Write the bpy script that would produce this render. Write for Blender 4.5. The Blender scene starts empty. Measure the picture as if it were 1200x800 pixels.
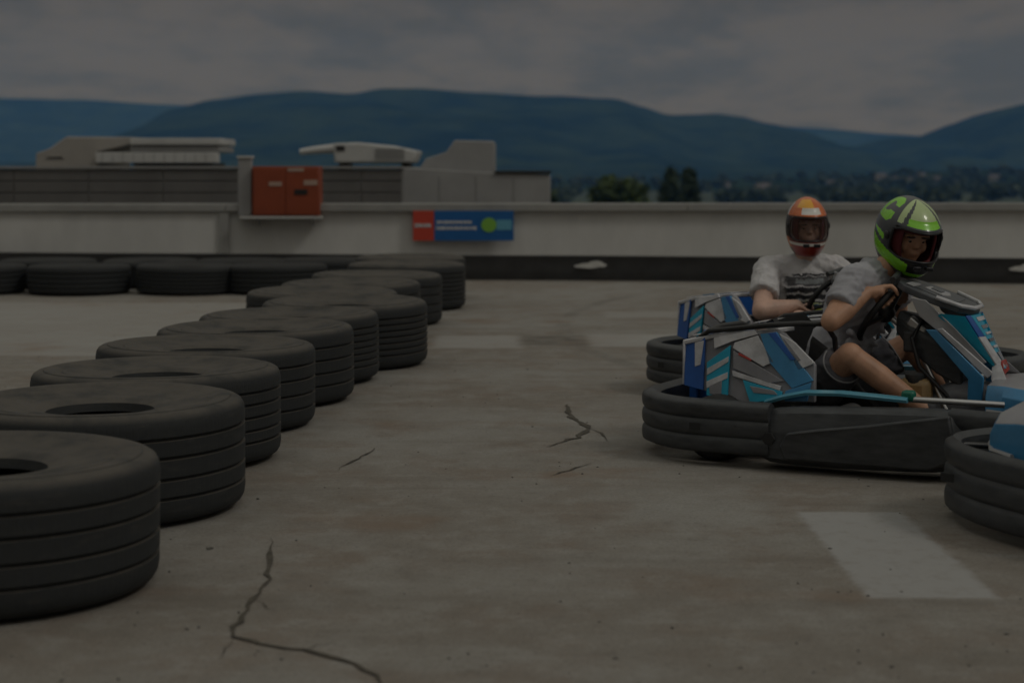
import bpy, bmesh, math, random
from mathutils import Vector, Matrix, noise as mnoise
random.seed(7)
R = math.radians
sc = bpy.context.scene
COL = sc.collection
H, FPX = 1.25, 2030.0            # camera height (m), focal length in pixels of a 1200 px wide picture

# ------------------------------------------------------------------ materials
def mat(name, col, rough=0.6, metal=0.0, var=0.0, scale=8.0, bump=0.0, bscale=60.0, col2=None, coat=0.0, spec=0.5, stretch=None):
    m = bpy.data.materials.new(name); m.use_nodes = True
    nt = m.node_tree; b = nt.nodes['Principled BSDF']
    b.inputs['Base Color'].default_value = (*col, 1)
    b.inputs['Roughness'].default_value = rough
    b.inputs['Metallic'].default_value = metal
    b.inputs['Coat Weight'].default_value = coat
    b.inputs['Specular IOR Level'].default_value = spec
    tc = nt.nodes.new('ShaderNodeTexCoord')
    vec = tc.outputs['Object']
    if stretch:
        mp = nt.nodes.new('ShaderNodeMapping'); mp.inputs['Scale'].default_value = stretch
        nt.links.new(vec, mp.inputs['Vector']); vec = mp.outputs['Vector']
    if var or col2:
        n = nt.nodes.new('ShaderNodeTexNoise'); n.inputs['Scale'].default_value = scale; n.inputs['Detail'].default_value = 6
        n.inputs['Roughness'].default_value = .65
        nt.links.new(vec, n.inputs['Vector'])
        r = nt.nodes.new('ShaderNodeValToRGB')
        r.color_ramp.elements[0].position = .32; r.color_ramp.elements[1].position = .7
        c2 = col2 or tuple(min(1, c*(1+var)) for c in col)
        c1 = col if col2 else tuple(c*(1-var) for c in col)
        r.color_ramp.elements[0].color = (*c1, 1); r.color_ramp.elements[1].color = (*c2, 1)
        nt.links.new(n.outputs['Fac'], r.inputs['Fac']); nt.links.new(r.outputs['Color'], b.inputs['Base Color'])
        rr = nt.nodes.new('ShaderNodeMapRange'); rr.inputs['To Min'].default_value = max(.02, rough-.12); rr.inputs['To Max'].default_value = min(1, rough+.15)
        nt.links.new(n.outputs['Fac'], rr.inputs['Value']); nt.links.new(rr.outputs['Result'], b.inputs['Roughness'])
    if bump:
        n2 = nt.nodes.new('ShaderNodeTexNoise'); n2.inputs['Scale'].default_value = bscale; n2.inputs['Detail'].default_value = 4
        nt.links.new(vec, n2.inputs['Vector'])
        bp = nt.nodes.new('ShaderNodeBump'); bp.inputs['Strength'].default_value = bump; bp.inputs['Distance'].default_value = .01
        nt.links.new(n2.outputs['Fac'], bp.inputs['Height']); nt.links.new(bp.outputs['Normal'], b.inputs['Normal'])
    return m

class N:
    """tiny node helper"""
    def __init__(s, nt): s.nt = nt
    def new(s, t, **kw):
        n = s.nt.nodes.new(t)
        for k, v in kw.items():
            setattr(n, k, v)
        return n
    def math(s, op, a, b=None, clamp=False):
        n = s.nt.nodes.new('ShaderNodeMath'); n.operation = op; n.use_clamp = clamp
        for i, x in enumerate((a, b)):
            if x is None: continue
            if isinstance(x, (int, float)): n.inputs[i].default_value = x
            else: s.nt.links.new(x, n.inputs[i])
        return n.outputs[0]
    def noise(s, vec, scale, detail=5, rough=.6):
        n = s.nt.nodes.new('ShaderNodeTexNoise'); n.inputs['Scale'].default_value = scale
        n.inputs['Detail'].default_value = detail; n.inputs['Roughness'].default_value = rough
        s.nt.links.new(vec, n.inputs['Vector']); return n.outputs['Fac']
    def ramp(s, fac, a, b):
        n = s.nt.nodes.new('ShaderNodeMapRange'); n.inputs['From Min'].default_value = a; n.inputs['From Max'].default_value = b
        n.interpolation_type = 'SMOOTHSTEP'
        s.nt.links.new(fac, n.inputs['Value']); return n.outputs['Result']
    def mix(s, fac, a, b):
        n = s.nt.nodes.new('ShaderNodeMix'); n.data_type = 'RGBA'
        for i, x in ((0, fac), (6, a), (7, b)):
            if isinstance(x, (int, float)): n.inputs[i].default_value = x
            elif isinstance(x, tuple): n.inputs[i].default_value = (*x, 1)
            else: s.nt.links.new(x, n.inputs[i])
        return n.outputs[2]
    def mapping(s, vec, scale):
        n = s.nt.nodes.new('ShaderNodeMapping'); n.inputs['Scale'].default_value = scale
        s.nt.links.new(vec, n.inputs['Vector']); return n.outputs['Vector']

M = {}
def mk(k, *a, **kw): M[k] = mat(k, *a, **kw); return M[k]
mk('black_plastic', (.023, .026, .029), .48, var=.5, scale=9, bump=.12, bscale=140, col2=(.062, .066, .070), stretch=(1, 1, 3.5))
mk('black_metal', (.018, .018, .019), .4, var=.4)
mk('black_seat', (.015, .015, .016), .55, var=.3, bump=.1)
mk('rim_metal', (.22, .22, .22), .38, .8, var=.3)
mk('steel', (.5, .5, .5), .3, .9, var=.2)
mk('kart_tyre', (.022, .022, .022), .75, var=.5, scale=20, bump=.25, bscale=90)
mk('body_blue', (.015, .10, .38), .32, var=.15, coat=.3)
mk('body_teal', (.012, .36, .54), .32, var=.12, coat=.3)
mk('body_white', (.54, .54, .56), .35, var=.22, scale=14, coat=.3)
mk('body_grey', (.24, .24, .26), .4, var=.15, coat=.2)
mk('body_dark', (.13, .135, .15), .4, var=.3)
mk('board_dark', (.075, .08, .088), .4, var=.3, scale=12); mk('lip_cyan', (.10, .33, .44), .32, var=.15, coat=.3)
mk('body_silver', (.36, .36, .37), .38, var=.12, coat=.2)
mk('red_trim', (.42, .05, .04), .4)
mk('tank_tan', (.33, .22, .10), .45, var=.2)
mk('belt_lime', (.45, .52, .02), .6, var=.15)
mk('green_plastic', (.005, .14, .09), .4)
mk('skin', (.47, .26, .165), .52, var=.22, scale=9, bump=.12, bscale=160)
mk('skin_pale', (.56, .36, .28), .52, var=.2, scale=9, bump=.12, bscale=160)
mk('shirt_grey', (.36, .36, .39), .85, var=.16, scale=6, bump=.9, bscale=13)
mk('shorts', (.10, .10, .115), .85, var=.25, scale=10, bump=.4, bscale=25)
mk('hem_pale', (.26, .26, .27), .85)
mk('shoe', (.03, .03, .035), .6, var=.3)
mk('sole', (.5, .5, .5), .6)
mk('eye_shaded', (.20, .165, .14), .45); mk('iris', (.04, .025, .015), .2); mk('brow', (.05, .03, .02), .8)  # whites of the eyes darkened: shade of the sockets put into their colour
mk('helmet_green', (.22, .62, .01), .25, coat=.5, var=.06); mk('helmet_charcoal', (.045, .05, .058), .3, coat=.4, var=.15)
mk('helmet_white', (.46, .58, .28), .28, coat=.5, var=.06); mk('helmet_black', (.012, .012, .014), .35)
mk('helmet_orange', (.62, .13, .008), .25, coat=.5, var=.06); mk('helmet_yellow', (.78, .38, .02), .25, coat=.5)
mk('helmet_red', (.30, .025, .015), .3, coat=.4); mk('helmet_lining', (.10, .012, .016), .8)
mk('helmet_pale', (.66, .64, .6), .28, coat=.5)
mk('wall_white', (.57, .57, .555), .8, var=.09, scale=1.6, bump=.1, bscale=50, stretch=(1.2, 1.2, .5))
mk('cap_grey', (.30, .30, .29), .5, var=.12, scale=3)
mk('clad_grey', (.125, .122, .12), .5, var=.12, scale=2)
mk('clad_trim', (.24, .24, .24), .45, .0, var=.1)
mk('unit_white', (.50, .50, .49), .55, var=.12, scale=2)
mk('unit_beige', (.33, .31, .285), .7, var=.12, scale=2)
mk('unit_grey', (.30, .30, .30), .6, var=.1, scale=2)
mk('dark_gap', (.02, .02, .02), .8)
mk('cabinet_red', (.26, .052, .018), .5, var=.12, scale=5)
mk('ban_red', (.52, .055, .03), .55); mk('ban_blue', (.008, .11, .34), .55, var=.06); mk('ban_white', (.55, .56, .58), .6)
mk('ban_green', (.20, .45, .06), .55); mk('ban_lightblue', (.12, .36, .5), .55)
mk('belt_black', (.026, .026, .026), .6, var=.35, scale=5, bump=.2, bscale=30)
mk('sticker_pale', (.42, .30, .24), .7)
mk('mark_white', (.55, .55, .53), .6, var=.15)
mk('roof_gravel', (.2, .2, .19), .9, var=.2)
mk('terrain', (.032, .052, .026), .95, var=.45, scale=.01)
mk('trunk', (.07, .05, .035), .9, var=.3)
mk('house_wall', (.36, .34, .31), .8, var=.1); mk('house_roof', (.13, .115, .105), .8, var=.2); mk('house_glass', (.05, .06, .07), .2)

def tyre_mat(name, DUST):
    m = bpy.data.materials.new(name); m.use_nodes = True; nt = m.node_tree; n = N(nt); b = nt.nodes['Principled BSDF']
    tc = n.new('ShaderNodeTexCoord'); g = n.new('ShaderNodeNewGeometry')
    oi = n.new('ShaderNodeObjectInfo')
    va = n.new('ShaderNodeVectorMath', operation='ADD'); nt.links.new(tc.outputs['Object'], va.inputs[0])
    cx = n.new('ShaderNodeCombineXYZ'); nt.links.new(n.math('MULTIPLY', oi.outputs['Random'], 37.0), cx.inputs[0]); nt.links.new(cx.outputs[0], va.inputs[1])
    v = va.outputs[0]
    sep = n.new('ShaderNodeSeparateXYZ'); nt.links.new(g.outputs['Normal'], sep.inputs[0])
    up = n.ramp(sep.outputs['Z'], .25, .95)
    n1 = n.noise(v, 5, 7, .7); n2 = n.noise(v, 45, 5, .7)
    dust = n.math('MULTIPLY', up, n.ramp(n1, .22, .62))            # settled dust on the upward sidewall
    scuff = n.math('MULTIPLY', n.ramp(n.noise(n.mapping(v, (1, 1, 5)), 7, 7, .75), .52, .72), .28)
    fac = n.math('MAXIMUM', n.math('MULTIPLY', dust, .95), scuff)
    c = n.mix(n2, (.019, .0210, .0222), (.032, .0350, .0365))
    c = n.mix(fac, c, DUST)
    nt.links.new(c, b.inputs['Base Color'])
    b.inputs['Roughness'].default_value = .72; b.inputs['Specular IOR Level'].default_value = .35
    # fine sipes across the tread: angular wave in object space
    so = n.new('ShaderNodeSeparateXYZ'); nt.links.new(tc.outputs['Object'], so.inputs[0])
    ang = n.math('ARCTAN2', so.outputs['Y'], so.outputs['X'])
    w = n.math('SINE', n.math('MULTIPLY', ang, 150.0))
    side = n.math('SUBTRACT', 1.0, n.ramp(n.math('ABSOLUTE', sep.outputs['Z']), .2, .5))
    sip = n.math('MULTIPLY', n.math('MULTIPLY', n.ramp(w, .8, 1.0), side), -.35)
    hgt = n.math('ADD', n.math('MULTIPLY', n2, .5), sip)
    bp = n.new('ShaderNodeBump'); bp.inputs['Strength'].default_value = .45; bp.inputs['Distance'].default_value = .004
    nt.links.new(hgt, bp.inputs['Height']); nt.links.new(bp.outputs['Normal'], b.inputs['Normal'])
    return m
M['old_rubber'] = tyre_mat('old_rubber', (.092, .082, .070)); M['dark_rubber'] = tyre_mat('dark_rubber', (.019, .019, .019))

def tarmac_mat():
    m = bpy.data.materials.new('worn_tarmac'); m.use_nodes = True; nt = m.node_tree; n = N(nt); b = nt.nodes['Principled BSDF']
    tc = n.new('ShaderNodeTexCoord'); v = tc.outputs['Object']
    big = n.noise(v, .45, 4, .55); mid = n.noise(v, 2.2, 6, .65); fine = n.noise(v, 85, 3, .7); grit = n.noise(v, 260, 2, .8)
    stre = n.noise(n.mapping(v, (.28, 2.4, 1)), 1.3, 6, .65)       # rubber streaks along the driving direction
    stre2 = n.noise(n.mapping(v, (.5, 7.0, 1)), 1.6, 5, .7)
    mot = n.noise(v, 5.5, 7, .72); pits = n.noise(v, 38, 4, .75)
    c = n.mix(n.ramp(big, .3, .7), (.202, .178, .150), (.285, .276, .255))
    c = n.mix(n.math('MULTIPLY', n.ramp(mid, .44, .68), .75), c, (.205, .165, .132))
    c = n.mix(n.math('MULTIPLY', n.ramp(mot, .46, .66), .55), c, (.315, .305, .282))
    c = n.mix(n.math('MULTIPLY', n.math('SUBTRACT', 1.0, n.ramp(mot, .30, .46)), .55), c, (.150, .132, .112))
    c = n.mix(n.math('MULTIPLY', n.ramp(stre, .52, .74), .45), c, (.140, .124, .104))
    c = n.mix(n.math('MULTIPLY', n.ramp(stre2, .56, .76), .35), c, (.34, .33, .30))
    c = n.mix(n.math('MULTIPLY', n.ramp(pits, .52, .72), .5), c, (.115, .102, .088))
    c = n.mix(n.math('MULTIPLY', n.ramp(fine, .38, .72), .42), c, (.115, .104, .092))
    c = n.mix(n.math('MULTIPLY', n.ramp(grit, .55, .75), .6), c, (.40, .385, .355))
    # faded paint: rectangles with worn edges
    so = n.new('ShaderNodeSeparateXYZ'); nt.links.new(v, so.inputs[0])
    wob = n.math('MULTIPLY', n.math('SUBTRACT', n.noise(v, 9, 6, .75), .5), .085)
    def rect(x0, x1, y0, y1, soft=.02):
        dx = n.math('SUBTRACT', n.math('ABSOLUTE', n.math('SUBTRACT', so.outputs['X'], (x0+x1)/2)), (x1-x0)/2)
        dy = n.math('SUBTRACT', n.math('ABSOLUTE', n.math('SUBTRACT', so.outputs['Y'], (y0+y1)/2)), (y1-y0)/2)
        d = n.math('ADD', n.math('MAXIMUM', dx, dy), wob)
        return n.math('SUBTRACT', 1.0, n.ramp(d, -soft, soft))
    worn = n.math('SUBTRACT', 1.0, n.math('MULTIPLY', n.ramp(n.noise(v, 11, 7, .8), .47, .72), .7))
    p = n.math('MULTIPLY', rect(1.04, 1.42, 5.05, 6.32), worn)
    c = n.mix(n.math('MULTIPLY', p, .88), c, (.335, .333, .327))
    for (x0, x1, y0, y1, a) in ((-.56, .06, 12.1, 13.0, .6), (.56, 1.3, 12.2, 13.1, .6), (.8, 1.9, 14.6, 15.2, .35), (-12, -2.0, 11.6, 16.2, .5)):
        q = n.math('MULTIPLY', rect(x0, x1, y0, y1, .05), worn)
        c = n.mix(n.math('MULTIPLY', q, a), c, (.36, .355, .34))
    q = n.math('MULTIPLY', rect(.06, .54, 12.3, 13.0, .08), n.ramp(n.noise(n.mapping(v, (1, 3, 1)), 3, 4), .4, .6))
    c = n.mix(n.math('MULTIPLY', q, .7), c, (.09, .085, .075))
    for (cx, cy, rad, wd, a) in ((9.0, 13.5, 8.6, .09, .30), (9.0, 13.5, 7.35, .08, .26), (7.2, 12.0, 6.05, .07, .24), (-1.0, -6.0, 14.4, .10, .22)):
        dx = n.math('SUBTRACT', so.outputs['X'], cx); dy = n.math('SUBTRACT', so.outputs['Y'], cy)
        rr_ = n.math('SQRT', n.math('ADD', n.math('MULTIPLY', dx, dx), n.math('MULTIPLY', dy, dy)))
        dd = n.math('ABSOLUTE', n.math('ADD', n.math('SUBTRACT', rr_, rad), n.math('MULTIPLY', wob, .6)))
        k = n.math('MULTIPLY', n.math('SUBTRACT', 1.0, n.ramp(dd, wd*.35, wd)), n.ramp(n.noise(v, 1.7, 5, .65), .38, .62))
        c = n.mix(n.math('MULTIPLY', k, a), c, (.07, .065, .06))
    # rusty stains
    st = n.math('MULTIPLY', n.ramp(n.noise(v, 1.1, 3, .5), .60, .78), .45)
    c = n.mix(st, c, (.21, .135, .085))
    nt.links.new(c, b.inputs['Base Color'])
    b.inputs['Roughness'].default_value = .85; b.inputs['Specular IOR Level'].default_value = .3
    hgt = n.math('ADD', n.math('MULTIPLY', fine, .6), n.math('ADD', n.math('MULTIPLY', grit, .4), n.math('MULTIPLY', mid, .8)))
    bp = n.new('ShaderNodeBump'); bp.inputs['Strength'].default_value = .5; bp.inputs['Distance'].default_value = .006
    nt.links.new(hgt, bp.inputs['Height']); nt.links.new(bp.outputs['Normal'], b.inputs['Normal'])
    return m
M['tarmac'] = tarmac_mat()

def leaf_mat(name, c1, c2):
    m = bpy.data.materials.new(name); m.use_nodes = True; nt = m.node_tree; n = N(nt); b = nt.nodes['Principled BSDF']
    g = n.new('ShaderNodeNewGeometry')
    nt.links.new(n.mix(g.outputs['Random Per Island'], c1, c2), b.inputs['Base Color'])
    b.inputs['Roughness'].default_value = .7
    return m
M['leaf_olive'] = leaf_mat('leaf_olive', (.035, .062, .010), (.085, .125, .022))
M['leaf_dark'] = leaf_mat('leaf_dark', (.018, .038, .016), (.045, .075, .028))
M['leaf_wood'] = leaf_mat('leaf_wood', (.022, .045, .020), (.06, .085, .035))

def hill_mat():
    m = bpy.data.materials.new('forested_slope'); m.use_nodes = True; nt = m.node_tree; n = N(nt); b = nt.nodes['Principled BSDF']
    tc = n.new('ShaderNodeTexCoord'); v = tc.outputs['Object']
    a = n.noise(v, .004, 6, .7); d = n.noise(v, .03, 4, .8)
    c = n.mix(n.ramp(a, .35, .65), (.008, .018, .010), (.040, .060, .026))
    c = n.mix(n.math('MULTIPLY', n.ramp(d, .4, .7), .5), c, (.012, .026, .014))
    nt.links.new(c, b.inputs['Base Color']); b.inputs['Roughness'].default_value = 1; b.inputs['Specular IOR Level'].default_value = 0
    return m
M['hill'] = hill_mat()

def graphic_shirt():
    m = bpy.data.materials.new('printed_shirt'); m.use_nodes = True; nt = m.node_tree; n = N(nt); b = nt.nodes['Principled BSDF']
    tc = n.new('ShaderNodeTexCoord'); v = tc.outputs['Object']
    mp = n.new('ShaderNodeMapping'); mp.vector_type = 'POINT'
    mp.inputs['Rotation'].default_value = (0, 0, R(25)); nt.links.new(v, mp.inputs['Vector'])
    so = n.new('ShaderNodeSeparateXYZ'); nt.links.new(mp.outputs['Vector'], so.inputs[0])
    X, Y, Z = so.outputs
    yc = n.math('SUBTRACT', Y, -.110); ay = n.math('ABSOLUTE', yc)
    front = n.ramp(X, -.235, -.205)
    wob = n.math('MULTIPLY', n.math('SUBTRACT', n.noise(v, 22, 4, .7), .5), .05)
    zz = n.math('ADD', Z, wob)
    c = n.mix(n.noise(v, 8, 4), (.50, .49, .50), (.58, .57, .58))
    def band(z0, z1, w, colr, a=1.0):
        nonlocal c
        k = n.math('MULTIPLY', n.ramp(zz, z0-.004, z0+.004), n.math('SUBTRACT', 1.0, n.ramp(zz, z1-.004, z1+.004)))
        k = n.math('MULTIPLY', k, n.math('SUBTRACT', 1.0, n.ramp(n.math('ADD', ay, wob), w-.01, w+.01)))
        k = n.math('MULTIPLY', n.math('MULTIPLY', k, front), a)
        c = n.mix(k, c, colr)
    band(.655, .668, .10, (.02, .02, .025)); band(.600, .652, .13, (.03, .03, .035), .9)
    band(.612, .640, .085, (.25, .27, .28)); band(.565, .592, .14, (.02, .02, .025)); band(.525, .552, .135, (.02, .02, .025))
    band(.500, .512, .12, (.02, .02, .025)); band(.46, .495, .08, (.03, .12, .3)); band(.497, .5, .07, (.4, .5, .1))
    nt.links.new(c, b.inputs['Base Color']); b.inputs['Roughness'].default_value = .85
    bp = n.new('ShaderNodeBump'); bp.inputs['Strength'].default_value = .9; bp.inputs['Distance'].default_value = .012
    nt.links.new(n.noise(v, 13, 3), bp.inputs['Height']); nt.links.new(bp.outputs['Normal'], b.inputs['Normal'])
    return m
M['shirt_print'] = graphic_shirt()

def visor_mat():
    m = bpy.data.materials.new('smoked_visor'); m.use_nodes = True; nt = m.node_tree; n = N(nt); b = nt.nodes['Principled BSDF']
    b.inputs['Base Color'].default_value = (.10, .055, .045, 1); b.inputs['Roughness'].default_value = .15
    b.inputs['Alpha'].default_value = .22
    return m
M['visor'] = visor_mat()

# ------------------------------------------------------------------ mesh helpers
def new_obj(name, bm, mats, parent=None, smooth=True, bevel=0.0, angle=40, loc=(0, 0, 0)):
    bmesh.ops.remove_doubles(bm, verts=bm.verts, dist=1e-5)
    bmesh.ops.recalc_face_normals(bm, faces=bm.faces)
    me = bpy.data.meshes.new(name); bm.to_mesh(me); bm.free()
    if not isinstance(mats, (list, tuple)): mats = [mats]
    for m in mats: me.materials.append(M[m] if isinstance(m, str) else m)
    if smooth:
        me.shade_smooth(); me.set_sharp_from_angle(angle=R(angle))
    o = bpy.data.objects.new(name, me); COL.objects.link(o); o.location = loc
    if parent: o.parent = parent
    if bevel:
        b = o.modifiers.new('bevel', 'BEVEL'); b.width = bevel; b.segments = 2; b.limit_method = 'ANGLE'; b.angle_limit = R(35)
        b.harden_normals = False
    return o
def tag(o, label=None, cat=None, group=None, kind=None):
    if label: o['label'] = label
    if cat: o['category'] = cat
    if group: o['group'] = group
    if kind: o['kind'] = kind
    return o
def empty(name, loc, rz=0):
    o = bpy.data.objects.new(name, None); COL.objects.link(o); o.location = loc; o.rotation_euler.z = rz
    o.empty_display_size = .1
    return o
def copy_tree(o, parent=None):
    c = o.copy(); COL.objects.link(c)
    if parent: c.parent = parent
    for ch in [x for x in bpy.data.objects if x.parent == o]:
        copy_tree(ch, c)
    return c
def BM(): return bmesh.new()
def setmi(faces, mi):
    for f in faces: f.material_index = mi
def box(bm, c, s, rz=0, mi=0, rot=None):
    mtx = Matrix.Translation(c) @ (rot if rot else Matrix.Rotation(rz, 4, 'Z')) @ Matrix.Diagonal((*s, 1))
    r = bmesh.ops.create_cube(bm, size=1, matrix=mtx)
    setmi({f for v in r['verts'] for f in v.link_faces}, mi)
def box2(bm, a, b, mi=0):
    box(bm, [(a[i]+b[i])/2 for i in range(3)], [abs(b[i]-a[i]) for i in range(3)], mi=mi)
def frame_of(d):
    d = Vector(d).normalized(); u = Vector((0, 0, 1)) if abs(d.z) < .9 else Vector((1, 0, 0))
    x = d.cross(u).normalized(); y = x.cross(d).normalized(); return x, y
def tube(bm, pts, r, n=10, closed=False, mi=0):
    pts = [Vector(p) for p in pts]; rings = []; N_ = len(pts)
    for i, p in enumerate(pts):
        a = pts[(i-1) % N_] if (closed or i > 0) else p
        b = pts[(i+1) % N_] if (closed or i < N_-1) else p
        x, y = frame_of(b-a)
        rr = r[i] if isinstance(r, (list, tuple)) else r
        rings.append([bm.verts.new(p + x*rr*math.cos(t*2*math.pi/n) + y*rr*math.sin(t*2*math.pi/n)) for t in range(n)])
    loft_rings(bm, rings, closed, mi)
def loft_rings(bm, rings, closed=False, mi=0, cap=True):
    n = len(rings[0]); fs = []
    for i in range(len(rings) - (0 if closed else 1)):
        A, B = rings[i], rings[(i+1) % len(rings)]
        for j in range(n):
            fs.append(bm.faces.new((A[j], A[(j+1) % n], B[(j+1) % n], B[j])))
    if cap and not closed:
        fs.append(bm.faces.new(rings[0][::-1])); fs.append(bm.faces.new(rings[-1]))
    setmi(fs, mi); return fs
def loft(bm, sections, mi=0, cap=True):
    return loft_rings(bm, [[bm.verts.new(p) for p in s] for s in sections], False, mi, cap)
def sweep(bm, path, profile, mi=0):
    """path: (x,y) list; profile: closed (n,z) list, n pointing to the right of travel"""
    rings = []
    for i, p in enumerate(path):
        p = Vector(p); d = Vector((0, 0))
        if i > 0: d += (p-Vector(path[i-1])).normalized()
        if i < len(path)-1: d += (Vector(path[i+1])-p).normalized()
        d.normalize(); nn = Vector((d.y, -d.x))
        rings.append([bm.verts.new((p.x+nn.x*a, p.y+nn.y*a, z)) for a, z in profile])
    loft_rings(bm, rings, False, mi)
def lathe(bm, prof, n=64, mi=0, closed=True, axis='Z', c=(0, 0, 0)):
    rings = []
    for t in range(n):
        a = 2*math.pi*t/n
        ring = []
        for r, z in prof:
            p = (r*math.cos(a), r*math.sin(a), z) if axis == 'Z' else (r*math.cos(a), z, r*math.sin(a))
            ring.append(bm.verts.new((p[0]+c[0], p[1]+c[1], p[2]+c[2])))
        rings.append(ring)
    k = len(prof); fs = []
    for t in range(n):
        A, B = rings[t], rings[(t+1) % n]
        for j in range(k if closed else k-1):
            try: fs.append(bm.faces.new((A[j], A[(j+1) % k], B[(j+1) % k], B[j])))
            except ValueError: pass
    setmi(fs, mi)
def slab(bm, poly, thick, mi=0):
    """prism: poly is a list of 3-D points, thickened along 'thick' vector"""
    t = Vector(thick); A = [bm.verts.new(p) for p in poly]; B = [bm.verts.new(Vector(p)+t) for p in poly]
    fs = [bm.faces.new(A), bm.faces.new(B[::-1])]; n = len(A)
    for i in range(n): fs.append(bm.faces.new((A[i], B[i], B[(i+1) % n], A[(i+1) % n])))
    setmi(fs, mi)
def rounded(path, rad, n=5):
    """round the corners of an open 2-D path"""
    out = [path[0]]
    for i in range(1, len(path)-1):
        p = Vector(path[i]); a = (Vector(path[i-1])-p); b = (Vector(path[i+1])-p)
        r = min(rad, a.length*.48, b.length*.48); A = p+a.normalized()*r; B = p+b.normalized()*r
        for k in range(n+1):
            t = k/n; q = A*(1-t)**2 + p*2*t*(1-t) + B*t*t; out.append((q.x, q.y))
    out.append(path[-1]); return out
def capsule(bm, a, b, ra, rb, n=14, flat=False):
    a, b = Vector(a), Vector(b); d = b-a; x, y = frame_of(d)
    A = [bm.verts.new(a+x*ra*math.cos(t*2*math.pi/n)+y*ra*math.sin(t*2*math.pi/n)) for t in range(n)]
    B = [bm.verts.new(b+x*rb*math.cos(t*2*math.pi/n)+y*rb*math.sin(t*2*math.pi/n)) for t in range(n)]
    loft_rings(bm, [A, B])
    if not flat:
        for p, r in ((a, ra), (b, rb)):
            bmesh.ops.create_uvsphere(bm, u_segments=n, v_segments=10, radius=r, matrix=Matrix.Translation(p))
def ellipsoid(bm, c, s, rot=None, n=20):
    bmesh.ops.create_uvsphere(bm, u_segments=n, v_segments=n//2+2, radius=1, matrix=Matrix.Translation(c) @ (rot or Matrix()) @ Matrix.Diagonal((*s, 1)))
def fused(name, bm, voxel, mats, parent, smooth=6, folds=0.0):
    """union of overlapping solids as one continuous skin"""
    me = bpy.data.meshes.new(name); bm.to_mesh(me); bm.free()
    o = bpy.data.objects.new(name, me); COL.objects.link(o)
    r = o.modifiers.new('r', 'REMESH'); r.mode = 'VOXEL'; r.voxel_size = voxel
    s = o.modifiers.new('s', 'SMOOTH'); s.iterations = smooth; s.factor = .5
    dg = bpy.context.evaluated_depsgraph_get()
    m2 = bpy.data.meshes.new_from_object(o.evaluated_get(dg))
    o.modifiers.clear(); o.data = m2; bpy.data.meshes.remove(me); m2.name = name
    m2.materials.clear()
    for m in (mats if isinstance(mats, (list, tuple)) else [mats]): m2.materials.append(M[m])
    if folds:
        nr = [v.normal.copy() for v in m2.vertices]
        for v, nn in zip(m2.vertices, nr):
            p = v.co; wv = mnoise.noise(Vector((p.x*7, p.y*7, p.z*7)))*1.4
            k = 1-abs(mnoise.noise(Vector((p.x*17+wv, p.y*17+wv*.6, p.z*11-wv))))*2.2
            k2_ = 1-abs(mnoise.noise(Vector((p.x*9-wv, p.y*9+4, p.z*26+wv))))*2.2
            v.co = p + nn*folds*(.6*max(-.4, k)+.5*max(-.4, k2_)-.25)
    m2.shade_smooth(); o.parent = parent
    return o
def at(px, py, D):
    return Vector(((px-600)/FPX*D, D, H-(py-198)/FPX*D))

# ------------------------------------------------------------------ terrain, hills, decks
def interp(tab, x):
    if x <= tab[0][0]: return tab[0][1]
    for (a, b), (c, d) in zip(tab, tab[1:]):
        if x <= c:
            t = (x-a)/(c-a); t = t*t*(3-2*t)*.5 + t*.5; return b+(d-b)*t
    return tab[-1][1]
GZ = -24.0
bm = BM()
bmesh.ops.create_grid(bm, x_segments=40, y_segments=60, size=1, matrix=Matrix.Translation((0, 4500, GZ)) @ Matrix.Diagonal((7000, 5500, 1, 1)))
tag(new_obj('ground', bm, 'terrain', smooth=False), kind='structure')

def ridge(name, dist, depth, tab, amp, x0, x1, nx=220, ny=46, seed=0):
    bm = BM(); g = []
    for i in range(nx+1):
        row = []
        X = x0+(x1-x0)*i/nx
        px = 600+X/dist*FPX
        top = H+(198-interp(tab, px))/FPX*dist
        for j in range(ny+1):
            t = j/ny; Y = dist-depth+depth*1.5*t
            s = (Y-(dist-depth))/depth; 
            f = (.55*s+.45*s*s) if s <= 1 else math.cos((s-1)*math.pi/2)
            nz = mnoise.fractal(Vector((X*.0011+seed, Y*.0011, seed)), 1.0, 2.0, 5)
            gully = abs(mnoise.noise(Vector((X*.0022+seed, Y*.0006, 3.3))))
            h = (top-GZ)*f + amp*nz*min(1, s*1.4)*max(.2, min(1, (1-s)*3.2)) - amp*1.2*gully*f*(1-f)*2
            row.append(bm.verts.new((X, Y, GZ-3+max(0, h)+ (3 if h > 2 else 0))))
        g.append(row)
    for i in range(nx):
        for j in range(ny):
            bm.faces.new((g[i][j], g[i+1][j], g[i+1][j+1], g[i][j+1]))
    return tag(new_obj(name, bm, 'hill', angle=180), kind='structure')
MAIN = [(-900, 150), (-300, 185), (60, 190), (110, 172), (130, 165), (160, 150), (200, 128), (250, 116), (300, 110), (360, 107), (410, 110), (450, 103), (490, 102), (560, 107),
        (650, 113), (720, 116), (750, 125), (785, 136), (840, 135), (870, 139), (900, 147), (940, 155), (990, 172), (1020, 173), (1060, 161), (1100, 160), (1110, 157),
        (1140, 142), (1180, 128), (1220, 120), (1400, 100), (1700, 120), (2300, 150)]
FAR = [(-900, 110), (-200, 118), (0, 116), (100, 118), (200, 123), (300, 128), (600, 150), (800, 150), (890, 147), (960, 150), (1040, 157), (1090, 160), (1300, 150), (2300, 140)]
ridge('hills', 5400, 1900, MAIN, 55, -4200, 4600, nx=320, ny=60, seed=1.7)
ridge('hills', 8600, 2200, FAR, 30, -5600, 6000, nx=150, ny=30, seed=6.1)
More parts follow.
